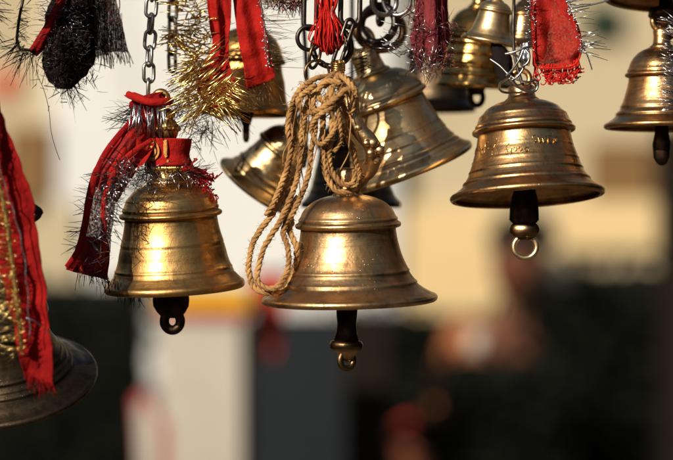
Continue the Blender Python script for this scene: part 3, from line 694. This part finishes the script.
# ---- tinsel on the dome of the left bell
r = empty('tinsel_collar', at(172,172,-.03), 'silver and red tinsel collar spread over the dome of the yellow brass bell', 'garland')
m = MB(); ringp = [at(170,173,-.006)+Vector((math.cos(a)*.0185, -abs(math.sin(a))*.022, -.0006)) for a in [k*PI/20 for k in range(21)]]
brush(m, ringp, 62, .018, .0006, [(0,-1),(.4,-1),(-.5,-1),(1,-.3),(-.9,-.6)], .35, .5, .0015, .15, toward=.5); m.build('silver_tinsel', M['silver_tin'], r, world=True)
m = MB(); brush(m, ringp[:9], 46, .019, .0005, [(1,.3),(1,-.1),(.8,.8),(1,-.5)], .3, .3, .0015, .12); brush(m, ringp[13:], 50, .017, .0005, [(-1,.3),(-1,-.1),(-.8,-.8),(-.6,.6)], .4, .3, .0025, .2); m.build('dark_tinsel', M['dark_tin'], r, world=True)
m = MB(); 
sheet(m, [(178,166,196,167,-.020),(182,172,206,172,-.020),(192,179,214,180,-.014)], 3, .0012, nu=40, rag=.002, phase=.4)
for k in range(60):
    x = 204+random.gauss(0,6); y = 184+random.gauss(0,8); tube(m, catmull([at(x,y,-.012), at(x+random.uniform(-4,4),y+random.uniform(-2,5),-.016), at(x+random.uniform(-5,7),y+random.uniform(-3,9),-.014)],3), .0004, 4)
m.build('frayed_red_cloth', M['redD'], r, world=True, solid=.0002)

# ---- maroon pleated cloth, top centre right
r = empty('maroon_cloth', at(428,TOP,.0), 'faded maroon pleated cloth tuft with tinsel spikes above the pale leaning bell', 'cloth')
m = MB()
for (x0,x1,w0,yb,d) in ((424,420,5,66,.0),(431,432,6.5,62,-.01),(439,441,5.5,60,-.004),(420,414,4,50,.006),(444,447,3.5,44,.004)):
    lumpy(m, [(x0,TOP,w0*.8,d),(x0,-20,w0*.9,d),(x0,8,w0,d),((x0+x1)/2,30,w0*1.05,d),(x1,yb-14,w0*.95,d),(x1,yb-3,w0*.6,d),(x1,yb+3,w0*.2,d)], 20, squash=.7)
m.build('pleats', M['maroon'], r, world=True)
m = MB(); brush(m, pts([(415,0,-.01),(418,30,-.01),(420,60,-.01),(434,64,-.014),(446,60,-.01),(448,20,-.01)]), 260, .014, .00055, ALL8, .4, .4, .003, .2); m.build('dark_tinsel', M['maroon_tin'], r, world=True)
m = MB(); brush(m, pts([(420,56,-.02),(424,66,-.02),(446,40,-.02),(414,20,-.02)]), 46, .012, .0006, ALL8, .5, .4, .003, .15); brush(m, pts([(408,10,0),(400,40,0),(404,56,0)]), 40, .016, .0005, [(-1,.1),(-1,.4),(1,.2)], .3, .4, .002, .12); m.build('silver_tinsel', M['silver_tin'], r, world=True)
# thin stray bristles in the gap right of the rope
m = MB(); brush(m, pts([(372,40,.02),(368,60,.02),(374,70,.02)]), 46, .017, .0006, [(-1,-.4),(-1,-.1),(-1,-.7)], .15, .3, .001, .2)
o = settle(m.build('tinsel_spray', M['dark_tin']), at(372,45,.02)); tag(o, 'spray of dark tinsel spikes crossing the bright gap left of the leaning bell neck', 'garland')

# ---- red chiffon scarf with curly fringe
r = empty('chiffon_scarf', at(552,TOP,-.01), 'sheer red chiffon scarf with curly fringe hanging above the copper brown bell', 'scarf')
m = MB(); sheet(m, [(526,TOP,556,TOP,-.02),(528,-20,560,-20,-.02),(531,0,566,0,-.02),(532,22,574,20,-.022),(533,45,581,42,-.022),(533,64,581,54,-.022),(536,66,578,66,-.02)], 1.1, .0028, nu=34, phase=2.6); m.build('cloth', M['chiffon'], r, world=True, solid=.0002)
m = MB(); sheet(m, [(533,TOP,548,TOP,-.012),(530,0,552,0,-.012),(532,26,548,34,-.014),(533,64,545,58,-.014)], .8, .002, phase=.5); sheet(m, [(552,TOP,562,TOP,-.014),(556,0,566,0,-.014),(570,22,576,20,-.016),(577,42,582,40,-.018),(568,66,577,64,-.018)], .5, .001); m.build('folded_edge', M['redD'], r, world=True, solid=.0003)
m = MB()
for nm, P_ in ((0,[(566,0,-.028),(573,20,-.03),(581,40,-.03),(580,56,-.03),(572,66,-.028),(552,68,-.028),(536,66,-.028),(534,44,-.028),(532,20,-.028),(531,0,-.028)]),): tube(m, pts(P_), .0007, 6)
for k in range(95):
    x = 534+random.random()*46; y = 65+random.uniform(-2,2)-(max(0,x-570)*.8); a = random.uniform(0,6); q = []; cr = random.uniform(1.6,5.5); l = random.uniform(8,19)
    for t in range(16):
        u = t/15; q.append(at(x+math.sin(a+u*5.5)*cr*u+u*random.uniform(0,1), y+l*math.sin(u*PI*.62), -.024+random.uniform(-.0006,.0006)+math.cos(a+u*5)*.002*u))
    tube(m, q, .00042, 5)
m.build('curly_fringe', M['redthread'], r, world=True)
m = MB(); sp = pts([(567,0,-.03),(573,18,-.032),(580,38,-.032),(581,52,-.032)])
brush(m, sp, 34, .020, .0007, [(1,.1),(1,.25),(1,-.1)], .22, .3, .0008, .25); brush(m, sp, 60, .003, .0008, ALL8, .5, .3, .0006, .2); brush(m, pts([(532,0,-.03),(532,50,-.03)]), 50, .006, .0007, [(-1,0),(-1,.3),(1,.2)], .4, .3, .0008, .2)
tube(m, pts([(580,44,-.03),(586,52,-.03),(591,66,-.03),(592,70,-.03)]), .0005, 5); tube(m, pts([(565,2,-.03),(585,-1,-.03),(604,-6,-.03)]), .0006, 5); tube(m, pts([(567,9,-.03),(590,5,-.03),(610,0,-.03)]), .0006, 5)
m.build('silver_tinsel', M['silver_tin'], r, world=True)
# ---- silver wire ties on the copper bell's neck
r = empty('wire_tie', at(514,78,-.02), 'tangled silver wire ties twisted round the neck of the copper brown bell', 'wire')
m = MB()
for P_ in ([(490,59,-.02),(500,66,-.024),(508,74,-.028),(516,79,-.03),(527,82,-.03),(535,80,-.028),(538,84,-.026),(535,91,-.026),(526,91,-.028),(516,86,-.03),(509,78,-.03)],
           [(506,76,-.03),(512,70,-.032),(519,60,-.034),(523,50,-.034)],[(505,54,-.03),(514,52,-.032),(524,48,-.032),(532,46,-.03)],
           [(512,76,-.03),(500,84,-.02),(503,92,-.01),(524,92,-.004),(536,88,-.016),(532,80,-.026)],[(508,52,-.02),(520,58,-.03),(524,66,-.03),(518,76,-.03),(512,80,-.03)],[(522,47,-.03),(529,54,-.032),(528,62,-.032),(522,66,-.032),(520,58,-.032)]):
    tube(m, pts(P_,8), .00085, 7)
m.build('wire', M['steel'], r, world=True)
m = MB(); sheet(m, [(520,44,528,42,-.028),(519,54,530,54,-.03),(520,64,529,66,-.028)], .6, .001, nu=8); m.build('foil_tag', M['silver_tin'], r, world=True, solid=.0003)
m = MB(); lumpy(m, [(496,44,5,.02),(500,52,8,.015),(503,62,9,.012),(504,72,8,.01),(508,80,6,.0)], 18, squash=.8)
o = settle(m.build('knotted_rag', M['black_cl']), at(500,60,.01)); tag(o, 'dark knotted rag above the wire ties, under the tiny bell', 'cloth')
# ---- tinsel at the right edge
r = empty('silver_tinsel_strand', at(676,TOP,-.04), 'silver tinsel strand crossing the right edge over the bronze bell', 'garland')
m = MB(); w = pts([(684,TOP,-.04),(682,0,-.04),(680,60,-.045),(678,110,-.045)]); tube(m, w, .001, 5); brush(m, w[6:], 110, .017, .0006, [(-1,.3),(-1,-.1),(-1,.6)], .25, .3, .001, .15); m.build('tinsel', M['silver_tin'], r, world=True)

# ---- near left scarf with gold tinsel
r = empty('gold_edged_scarf', at(0,100,-.13), 'deep red scarf with a gold tinsel seam hanging close at the left edge', 'scarf')
m = MB(); sheet(m, [(-62,-60,-18,TOP,-.12),(-52,20,-14,10,-.12),(-44,80,-6,84,-.12),(-40,120,5,126,-.12),(-34,160,20,158,-.12),(-22,200,32,198,-.12),(-10,240,39,240,-.12),(2,280,45,282,-.12),(12,320,49,322,-.12),(20,356,52,350,-.12),(25,376,53,384,-.12)], 0.8, .0024, nu=34, wr=.002, phase=1, rag=.004); m.build('cloth', M['redD'], r, world=True, solid=.0005)
m = MB(); sp = pts([(-18,100,-.132),(-8,150,-.132),(2,196,-.132),(8,230,-.132),(13,270,-.132),(18,310,-.132),(22,352,-.13)])
tube(m, sp, .0014, 8); brush(m, sp, 240, .0040, .0007, ALL8, .5, .4, .0012, .3); brush(m, sp, 190, .024, .0005, [(-1,-.15),(-1,.15),(-1,-.4)], .25, .35, .0014, .15); m.build('gold_tinsel', M['gold_tin'], r, world=True)
m = MB(); tube(m, [p+Vector((.0006*math.sin(i*1.7),0,0)) for i,p in enumerate(pts([(-4,150,-.132),(6,190,-.132),(16,220,-.132),(24,256,-.132),(28,300,-.132),(30,340,-.132)]))], .0004, 5); tube(m, pts([(26,318,-.132),(36,322,-.132),(50,334,-.128)]), .0003, 4); m.build('silver_seam', M['silver_tin'], r, world=True)
m = MB(); brush(m, pts([(28,372,-.125),(40,380,-.125),(52,382,-.125)]), 36, .012, .0007, [(0,-1),(.2,-1),(-.2,-1)], .15, .3, .001, .1); m.build('frayed_end', M['redD'], r, world=True)

# ---- hangers (cords, wires, hooks) up to the pipe
def hanger(label, P_, rad, mat, name='hanging_wire', cat='wire'):
    m = MB(); tube(m, pts(P_), rad, 8); o = settle(m.build(name, mat), at(*P_[0])); return tag(o, label, cat)
hanger('dark wire holding the copper brown bell, hidden behind the tiny bell', [(518,TOP,.0),(514,0,.02),(514,50,.01),(521,80,.0),(523,84,.0)], .0012, M['iron'])
hanger('dark wire holding the golden banded bell', [(476,TOP,.13),(477,-16,.13)], .0012, M['iron'])
hanger('thin dark wire holding the tiny smooth bell', [(500,TOP,.03),(498,-12,.03)], .0009, M['iron'])
hanger('thin dark wire holding the small coppery bell', [(526,TOP,.09),(525,-9,.09)], .0009, M['iron'])
hanger('dark wire holding the amber bell behind the red ribbons', [(248,TOP,.08),(248,16,.08)], .0012, M['iron'])
hanger('dark cord holding up the sideways bell behind the rope', [(300,TOP,.10),(302,0,.10),(306,60,.11),(308,112,.11)], .0016, M['black_cl'], 'dark_cord', 'cord')
hanger('dark cord holding the hidden dark bell behind the rope', [(352,TOP,.17),(352,95,.17)], .0016, M['black_cl'], 'dark_cord', 'cord')
hanger('dark cord holding the hidden dark bell behind the leaning bell', [(436,TOP,.24),(436,6,.24)], .0016, M['black_cl'], 'dark_cord', 'cord')
hanger('iron hook wire holding the cropped bell at the top right corner', [(668,-150,.03),(669,-102,.03)], .0018, M['iron'])
hanger('bent iron hook holding the big blackened bell, its tip poking past the scarf', [(-10,TOP,-.03),(-6,60,-.03),(2,160,-.05),(16,196,-.06),(34,208,-.07),(39,213,-.07),(34,219,-.07),(14,228,-.07),(-6,246,-.06),(-10,262,-.05)], [.0025,.0025,.0028,.003,.003,.0022,.0026,.003,.003], M['iron'], 'iron_hook', 'hook')
# ---- the pipes everything hangs from (just above the photo)
for i,(dy,lab,yy) in enumerate(((0.0,'front iron pipe above the bells that they hang from',-72),(.14,'rear iron pipe above the bells that they hang from',-72),(-.11,'nearest short iron pipe above the deep red scarf',-72))):
    m = MB(); c = at(336.5,yy-4,dy); x0, x1 = (-.42,.42) if i < 2 else (-.42,-.16)
    tube(m, [Vector((x0+(x1-x0)*k/8,0,0)) for k in range(9)], .008, 16); o = m.build('iron_pipe', M['iron']); o.location = c; tag(o, lab, 'pipe', 'iron pipes above the bells')

# ------------------------------------------------------------------ far background
M['wwall'] = matte('white_limewash', (.58,.58,.565),(.53,.525,.50), 1.2)
M['twall'] = matte('tan_plaster', (.42,.355,.235),(.37,.30,.19), .7)
M['tan2'] = matte('yellow_tan_plaster', (.60,.45,.24),(.52,.38,.19), .7)
M['brown'] = matte('brown_wood', (.13,.07,.028),(.09,.045,.02), 2)
M['brownL'] = matte('light_brown_wood', (.19,.105,.042),(.14,.08,.03), 2)
M['dkgreen'] = matte('dark_green_paint', (.02,.035,.022),None, 2)
M['white'] = matte('white_paint', (.43,.395,.335),(.34,.31,.255), 2)
M['yellow'] = matte('yellow_paint', (.62,.36,.03),(.52,.28,.025), 2)
M['orange'] = matte('orange_red_paint', (.50,.05,.015),(.45,.04,.015), 2)
M['greyblue'] = matte('grey_blue_steel_paint', (.015,.018,.021),(.010,.012,.015), 2)
M['post'] = matte('dark_brown_timber', (.012,.007,.004),(.008,.005,.003), 3)
M['ground'] = matte('dusty_ground', (.11,.08,.05),(.08,.06,.04), 1.5)
M['leaf'] = matte('dark_leaf', (.010,.0115,.008),(.005,.006,.0045), 9, .7)
M['leaf'].node_tree.nodes['Principled BSDF'].inputs['Specular IOR Level'].default_value = .05
M['bark'] = matte('dark_bark', (.03,.02,.015),None, 9)
M['skin'] = matte('brown_skin', (.13,.05,.028),(.11,.042,.022), 9, .6, .001)
M['hair'] = matte('black_hair', (.015,.01,.008),None, 9)
M['saffron'] = matte('rust_brown_cotton', (.30,.11,.042),(.20,.065,.025), 6)
M['redcap'] = matte('red_turban_cotton', (.42,.03,.018),None, 6)
M['pink'] = matte('pink_paint', (.42,.08,.08),None, 4)
M['greytop'] = matte('grey_cotton', (.07,.07,.07),None, 4)
m = MB(); m.add([(-60,-40,0),(60,-40,0),(60,80,0),(-60,80,0)], [(0,1,2,3)]); tag(m.build('ground', M['ground']), kind='structure', label='dusty open ground of the yard')

def bx(name, x0, y0, x1, y1, Y, mat, parent=None, t=.2, z0=None):
    """box whose front face at distance Y spans the given bearings"""
    a = far(x0, y1, Y); b = far(x1, y0, Y); m = MB()
    zlo = z0 if z0 is not None else a.z
    m.box((a.x, Y, zlo), (b.x, Y+t, b.z)); return m
# cream building
r = empty('plaster_building', (1.0,10.2,0), 'tan plastered building with brown shutter and small green window behind the right hand bells', 'building')
m = MB(); m.box((-9,10.2,0),(9,14,5.2)); m.build('wall', M['twall'], r, False, world=True)
m = MB(); m.box((-9.3,9.9,5.2),(9.3,14.3,5.45)); m.build('roof', M['brownL'], r, False, world=True)
bx('',590,141,652,197,10.15,None,t=.06).build('shutter', M['brownL'], r, False, world=True)
bx('',560,199,657,250,10.12,None,t=.1).build('plaster_band', M['tan2'], r, False, world=True)
bx('',396,205,500,330,10.12,None,t=.1).build('plaster_panel', M['tan2'], r, False, world=True)
bx('',585,4,620,38,10.15,None,t=.06).build('window', M['dkgreen'], r, False, world=True)
# white building
r = empty('white_building', (-.4,9.6,0), 'whitewashed building filling the upper left behind the bells', 'building')
m = MB(); a = far(50,0,10.08); b = far(398,0,10.08); m.box((a.x,10.08,0),(b.x,10.19,5.0)); m.build('wall', M['wwall'], r, False, world=True)
m = MB(); m.box((a.x-.05,10.0,5.0),(b.x+.05,10.195,5.15)); m.build('coping', M['white'], r, False, world=True)
o = settle(bx('',6,126,52,200,10.05,None,t=.15).build('wooden_awning', M['brownL'], None, False), far(36,198,9.95)); tag(o, 'brown wooden box awning on the wall at the far left', 'awning')
o = settle(bx('',40,202,78,262,10.04,None,t=.15,z0=0).build('plaster_pier', M['twall'], None, False), Vector((far(60,0,9.9).x,9.9,0))); tag(o, 'tan plaster pier below the awning at the far left', 'pier')
m = MB(); lathe(m, [(math.sin(t*PI/10)*.05, -math.cos(t*PI/10)*.065) for t in range(11)], 20, wob=.1); o = m.build('red_lantern', M['orange']); o.location = far(9,86,9.4)
m2 = MB(); tube(m2, [Vector((0,0,.06)), Vector((0,.2,.8)), Vector((0,.79,2.4))], .004, 6); m2.build('cord', M['post'], o); tag(o, 'small round red lantern hung at the far left', 'lantern')
# pillar
r = empty('gate_pillar', (far(199,0,5.6).x,5.7,0), 'whitewashed square gate pillar with yellow and red painted top', 'pillar')
bx('',160,318,241,400,5.6,None,t=.3,z0=0).build('shaft', M['white'], r, False, world=True)
bx('',158,309,246,317,5.58,None,t=.34).build('red_stripe', M['orange'], r, False, world=True)
bx('',157,289,249,308,5.57,None,t=.36).build('capital', M['yellow'], r, False, world=True)
# red flag
r = empty('red_pennant', far(268,285,5.7), 'blurred red pennant hanging beside the gate pillar', 'flag')
m = MB(); sheet(m, [(252,276,290,276,3.9),(254,300,286,298,3.9),(256,325,282,322,3.9),(260,345,278,345,3.9),(264,358,272,358,3.9)], 1.5, .01, wr=.004); m.build('cloth', M['orange'], r, world=True, solid=.002)
m = MB(); tube(m, [far(250,274,5.72), far(330,272,5.72)], .006, 8); m.build('rod', M['post'], r, world=True)
# metal shutter and posts
o = settle(bx('',250,316,347,400,6.6,None,t=.05,z0=0).build('metal_gate', M['greyblue'], None, False), Vector((far(298,0,6.6).x,6.6,0))); tag(o, 'dark grey blue sheet metal gate right of the pillar', 'gate')
o = settle(bx('',345,314,388,400,6.4,None,t=.15,z0=0).build('timber_post', M['post'], None, False), Vector((far(366,0,6.4).x,6.4,0))); tag(o, 'dark brown timber post below the centre bell', 'post')
o = settle(bx('',664,126,700,400,6.5,None,t=.15,z0=0).build('timber_post', M['post'], None, False), Vector((far(672,0,6.5).x,6.5,0))); tag(o, 'tall dark timber post at the right edge', 'post')
# leaning banner
r = empty('banner_board', (far(148,0,5.2).x,5.2,0), 'leaning white board with pink edges at the foot of the pillar', 'board')
def quadbox(P4, Y, t):
    m = MB(); f = [far(x,y,Y) for x,y in P4]; g = [p+Vector((0,t,0)) for p in f]; m.add(f+g, [(3,2,1,0),(4,5,6,7),(0,1,5,4),(1,2,6,5),(2,3,7,6),(3,0,4,7)]); return m
quadbox([(134,398),(146,390),(168,425),(172,1000)][0:4],5.2,.02).build('board', M['pink'], r, False, world=True)
quadbox([(137,410),(146,398),(158,425),(158,1000)],5.19,.008).build('panel', M['white'], r, False, world=True)

# hedges
def hedge(label, x0, x1, y_top, Y, n=9000, thick=.7, seed=1):
    rnd = random.Random(seed)
    a = far(x0, y_top, Y); b = far(x1, y_top, Y)
    r = empty('hedge', ((a.x+b.x)/2, Y, 0), label, 'hedge', 'dark hedges across the yard')
    st = MB()
    for k in range(max(3,int((b.x-a.x)/.35))):
        x = a.x+.15+rnd.random()*(b.x-a.x-.3)
        tube(st, catmull([Vector((x,Y+.2,0)), Vector((x+rnd.uniform(-.05,.05),Y+.25,a.z*.5)), Vector((x+rnd.uniform(-.15,.15),Y+.25,a.z-.15))],3), [.03,.012], 6)
    st.build('stem', M['bark'], r, world=True)
    co = MB(); co.box((a.x+.06,Y+.12,0),(b.x-.06,Y+thick,a.z-.05)); co.build('inner_growth', M['leaf'], r, False, world=True)
    mb = MB()
    for k in range(n):
        x = rnd.uniform(a.x,b.x); top = a.z-.05+.07*noise.noise(Vector((x*3,seed,0)))
        z = top*rnd.random()**.6; y = Y+rnd.random()**1.6*thick; 
        if z < top-.1 and rnd.random() < .3: y = Y+rnd.uniform(0,.15)
        c = Vector((x+rnd.gauss(0,.03), y, z+rnd.gauss(0,.025))); L = rnd.uniform(.03,.06); u = Vector((rnd.gauss(0,1),rnd.gauss(0,1),rnd.gauss(0,1))).normalized(); v = u.orthogonal().normalized()
        mb.add([c-u*L*.5, c+v*L*.25, c+u*L*.5, c-v*L*.25], [(0,1,2,3)])
    mb.build('foliage', M['leaf'], r, False, world=True)
hedge('dark hedge at the left behind the yellow brass bell', -260, 150, 272, 8.6, 9000, seed=3)
hedge('dark hedge low behind the gate and the centre bell', 225, 560, 306, 9.0, 9000, seed=5)
hedge('dark low hedge in front of the standing person, right of the centre bell', 432, 560, 352, 6.3, 5000, seed=11)
hedge('dark hedge at the right, reaching highest and hiding the standing person', 528, 980, 256, 6.6, 12000, seed=8)
def added_reflection_hedge(label, x0, y0, x1, y1, h, seed):  # unseen hedges added to darken what the brass reflects
    rnd = random.Random(seed); r = empty('hedge', ((x0+x1)/2,(y0+y1)/2,0), label, 'hedge', 'dark hedges across the yard')
    co = MB(); co.box((x0+.12,y0+.12,0),(x1-.12,y1-.12,h-.15)); co.build('inner_growth', M['leaf'], r, False, world=True)
    mb = MB()
    for k in range(5000):
        c = Vector((rnd.uniform(x0,x1), rnd.uniform(y0,y1), rnd.uniform(0,h)*1.0)); f = rnd.random()
        if f < .3: c.z = h+rnd.gauss(0,.18)
        elif x1-x0 < y1-y0: c.x = rnd.choice((x0,x1))+rnd.gauss(0,.08)
        else: c.y = rnd.choice((y0,y1))+rnd.gauss(0,.08)
        L = rnd.uniform(.1,.22); u = Vector((rnd.gauss(0,1),rnd.gauss(0,1),rnd.gauss(0,1))).normalized(); v = u.orthogonal().normalized()
        mb.add([c-u*L*.5, c+v*L*.25, c+u*L*.5, c-v*L*.25], [(0,1,2,3)])
    mb.build('foliage', M['leaf'], r, False, world=True)
added_reflection_hedge('added tall hedge, out of view on the right, darkening the bell reflections', 4.2,-9,5.2,9.5,3.6,21)
added_reflection_hedge('added tall hedge, out of view on the left, darkening the bell reflections', -6.2,-9,-5.2,9.5,3.2,22)
added_reflection_hedge('added tall hedge, out of view opposite the buildings, darkening the bell reflections', -6.2,-10.2,5.2,-9.2,3.6,23)
# flowers
r = empty('white_blossom', far(563,276,6.5), 'white blossom on top of the right hand hedge', 'flower')
m = MB()
for k in range(40):
    c = far(563,276,6.5)+Vector((random.gauss(0,.014),random.gauss(0,.014),random.gauss(0,.014))); u = Vector((random.gauss(0,1),random.gauss(0,1),random.gauss(0,1))).normalized()*.014; v = u.orthogonal().normalized()*.008
    m.add([c-u,c+v,c+u,c-v],[(0,1,2,3)])
m.build('petals', M['greytop'], r, False, world=True)
m = MB(); tube(m, [far(563,276,6.5), far(564,300,6.56)], .004, 6); m.build('stalk', M['bark'], r, world=True)

# people ---------------------------------------------------------------
def skin_obj(name, joints, edges, mat, parent, root=0, sub=2):
    me = bpy.data.meshes.new(name); me.from_pydata([Vector(j[0]) for j in joints], edges, []); me.materials.append(mat)
    o = bpy.data.objects.new(name, me); col.objects.link(o); o.parent = parent
    sk = o.modifiers.new('skin','SKIN'); sk.use_smooth_shade = True
    if not me.skin_vertices: me.skin_vertices.new()
    for i, j in enumerate(joints):
        r = j[1]; me.skin_vertices[0].data[i].radius = r if isinstance(r, tuple) else (r, r)
    me.skin_vertices[0].data[root].use_root = True
    s = o.modifiers.new('sub','SUBSURF'); s.levels = sub; s.render_levels = sub
    return o
def person(label, loc, rz, top_mat, cap=None, seated=False, hand_fwd=True, hgt=1.74, group=None):
    """a whole figure; local -Y is the way it faces"""
    r = empty('person', loc, label, 'person', group, Euler((0,0,rz)))
    k = hgt/1.74; hz = .92*k if not seated else .46*k
    J = [((0,0,hz),(.13*k,.10*k))]; E = []
    def add(p, rad, par): J.append((p, rad)); E.append((par, len(J)-1)); return len(J)-1
    sp1 = add((0,0,hz+.22*k),(.12*k,.09*k),0); ch = add((0,0,hz+.42*k),(.15*k,.10*k),sp1); ne = add((0,0,hz+.55*k),.052*k,ch)
    hd0 = add((0,-.02*k,hz+.63*k),.062*k,ne); hd = add((0,-.02*k,hz+.70*k),(.077*k,.092*k),hd0); hd2 = add((0,-.01*k,hz+.77*k),(.07*k,.08*k),hd)
    nose = add((0,-.105*k,hz+.69*k),.012*k,hd)
    for s in (-1,1):
        ear = add((s*.082*k,-.01*k,hz+.69*k),.014*k,hd)
        sh = add((s*.19*k,0,hz+.48*k),.058*k,ch); el = add((s*.25*k,-.03*k,hz+.20*k),.042*k,sh)
        wr = add((s*.20*k,-.26*k,hz+.22*k) if hand_fwd else (s*.27*k,-.06*k,hz-.05*k),.027*k,el)
        d = Vector((0,-1,0)) if hand_fwd else Vector((0,-.1,-1)); w = Vector(J[wr][0]); pl = add(tuple(w+d*.07*k),.032*k,wr)
        for f in range(4):
            b = w+d*.12*k+Vector((s*(f-1.5)*.018*k,0,0)); a1 = add(tuple(b),.009*k,pl); add(tuple(b+d*(.035-abs(f-1.4)*.006)*k+Vector((0,0,-.012*k))),.007*k,a1)
        add(tuple(w+d*.06*k+Vector((-s*.045*k,0,.01*k))),.010*k,pl)
        if not seated:
            hp = add((s*.09*k,0,hz-.06*k),.088*k,0); kn = add((s*.10*k,-.02*k,hz-.44*k),.055*k,hp); an = add((s*.10*k,0,.08*k),.036*k,kn); add((s*.10*k,-.14*k,.035*k),.035*k,an)
        else:
            hp = add((s*.10*k,-.04*k,hz),.088*k,0); kn = add((s*.12*k,-.42*k,hz+.02*k),.058*k,hp); an = add((s*.12*k,-.44*k,.08*k),.036*k,kn); add((s*.12*k,-.56*k,.035*k),.035*k,an)
    skin_obj('body', J, E, M['skin'], r)
    T = [((0,0,hz-.12*k),(.16*k,.13*k)),((0,0,hz+.02*k),(.15*k,.12*k)),((0,0,hz+.22*k),(.145*k,.115*k)),((0,0,hz+.42*k),(.175*k,.125*k)),((0,0,hz+.515*k),(.07*k,.07*k))]; TE=[(0,1),(1,2),(2,3),(3,4)]
    for s in (-1,1):
        T.append(((s*.19*k,0,hz+.475*k),.075*k)); TE.append((3,len(T)-1)); T.append(((s*.25*k,-.03*k,hz+.20*k),.062*k)); TE.append((len(T)-2,len(T)-1))
        w = Vector(J[[i for i,j in enumerate(J) if abs(j[0][0]-s*(.20 if hand_fwd else .27)*k)<1e-6][0]][0]); T.append((tuple(w+Vector((0,.04*k if hand_fwd else 0,0 if hand_fwd else .04*k))),.05*k)); TE.append((len(T)-2,len(T)-1))
    skin_obj('kurta', T, TE, top_mat, r)
    TR = [((0,0,hz-.02*k),(.14*k,.115*k))]; RE = []
    for s in (-1,1):
        if seated: P3 = [((s*.10*k,-.04*k,hz),.105*k),((s*.12*k,-.42*k,hz+.02*k),.08*k),((s*.12*k,-.44*k,.12*k),.06*k)]
        else: P3 = [((s*.09*k,0,hz-.08*k),.105*k),((s*.10*k,-.02*k,hz-.44*k),.078*k),((s*.10*k,0,.12*k),.06*k)]
        p = 0
        for q in P3: TR.append(q); RE.append((p,len(TR)-1)); p = len(TR)-1
    skin_obj('trousers', TR, RE, M['post'], r)
    c = MB(); prof = [(math.sin(t*PI/20)*.1*k, math.cos(t*PI/20)*.085*k) for t in range(0,12)][::-1]
    if cap: prof = [(.085*k,-.02*k),(.112*k,0),(.118*k,.03*k),(.105*k,.06*k),(.07*k,.09*k),(.02*k,.105*k),(0,.106*k)]
    lathe(c, prof, 28, Vector((0,.008*k,hz+.745*k)), 1.1, wob=.05); c.build('turban' if cap else 'hair', cap or M['hair'], r)
    for s in (-1,1):
        e = MB(); lathe(e, [(math.sin(t*PI/6)*.011*k, -math.cos(t*PI/6)*.007*k) for t in range(7)], 10, Vector((s*.03*k,-.098*k,hz+.715*k))); e.build('eye', M['hair'], r)
    e = MB(); tube(e, [Vector((-.022*k,-.098*k,hz+.655*k)), Vector((0,-.104*k,hz+.652*k)), Vector((.022*k,-.098*k,hz+.655*k))], .005*k, 6); e.build('mouth', M['redD'], r)
    if seated:
        st = MB(); st.box((-.25,-.15,hz-.16*k-.05),(.25,.25,hz-.13*k+.02)); 
        for sx in (-.21,.21):
            for sy in (-.11,.21): st.box((sx-.02,sy-.02,0),(sx+.02,sy+.02,hz-.16*k-.05))
        o = st.build('wooden_stool', M['post'], None, False); o.location = loc; o.rotation_euler.z = rz
        tag(o, 'low wooden stool under the '+('person in the red turban' if cap == M['redcap'] else 'person in the white turban'), 'stool')
    return r
q = far(522,232,7.2)
person('standing person in a rust brown kurta, blurred below the copper brown bell', (q.x,7.2,0), R_(-35), M['saffron'], hgt=1.74)
q = far(408,446,10.0); person('seated person in a red turban, blurred at the bottom centre', (q.x,8.7,0), R_(-20), M['saffron'], M['redcap'], True, hgt=1.42)
q = far(350,466,10.0); person('seated person in a white turban, just showing at the bottom edge', (q.x*.87,8.75,0), R_(10), M['white'], M['white'], True, hgt=1.36)
cp = MB(); lathe(cp, [(.0,0),(.022,0),(.026,.01),(.030,.055),(.027,.055),(.023,.012),(0,.012)], 24); o = cp.build('white_cup', M['white']); o.location = far(477,352,6.9); tag(o, 'white cup held out by the standing person in brown', 'cup')

# ------------------------------------------------------------------ camera, light, render
cd = bpy.data.cameras.new('camera'); cam = bpy.data.objects.new('camera', cd); col.objects.link(cam)
cam.location = (0,0,CAM_H); cam.rotation_euler = (R_(90),0,0)
cd.sensor_width = 36; cd.lens = 36*D0/(673*S0); cd.clip_start = .05; cd.clip_end = 400
cd.dof.use_dof = True; cd.dof.focus_distance = D0-.03; cd.dof.aperture_fstop = 4.2
scene.camera = cam
SUN_EL, SUN_AZ = 25, -34      # azimuth: left of the line of sight, behind the lens
w = bpy.data.worlds.new('World'); scene.world = w; w.use_nodes = True; nt = w.node_tree
sky = nt.nodes.new('ShaderNodeTexSky'); sky.sky_type = 'NISHITA'; sky.sun_disc = False
sky.sun_elevation = R_(SUN_EL)
to_sun = Vector((math.sin(R_(SUN_AZ))*math.cos(R_(SUN_EL)), -math.cos(R_(SUN_AZ))*math.cos(R_(SUN_EL)), math.sin(R_(SUN_EL))))
sky.sun_rotation = math.atan2(to_sun.x, to_sun.y)
sky.air_density = 1.2; sky.dust_density = 1.5
nt.links.new(sky.outputs[0], nt.nodes['Background'].inputs['Color']); nt.nodes['Background'].inputs['Strength'].default_value = .05
sd = bpy.data.lights.new('sun','SUN'); sd.energy = 5.0; sd.angle = R_(.53); sd.color = (1,.91,.77)
so = bpy.data.objects.new('sun', sd); col.objects.link(so); so.rotation_euler = to_sun.to_track_quat('Z','Y').to_euler(); so.location = (-2,-3,4)
scene.render.engine = 'CYCLES'
scene.view_settings.view_transform = 'Standard'; scene.view_settings.look = 'None'; scene.view_settings.exposure = .28; scene.view_settings.gamma = 1
scene.cycles.max_bounces = 8; scene.cycles.transparent_max_bounces = 16
scene.render.resolution_x = 1024; scene.render.resolution_y = 700
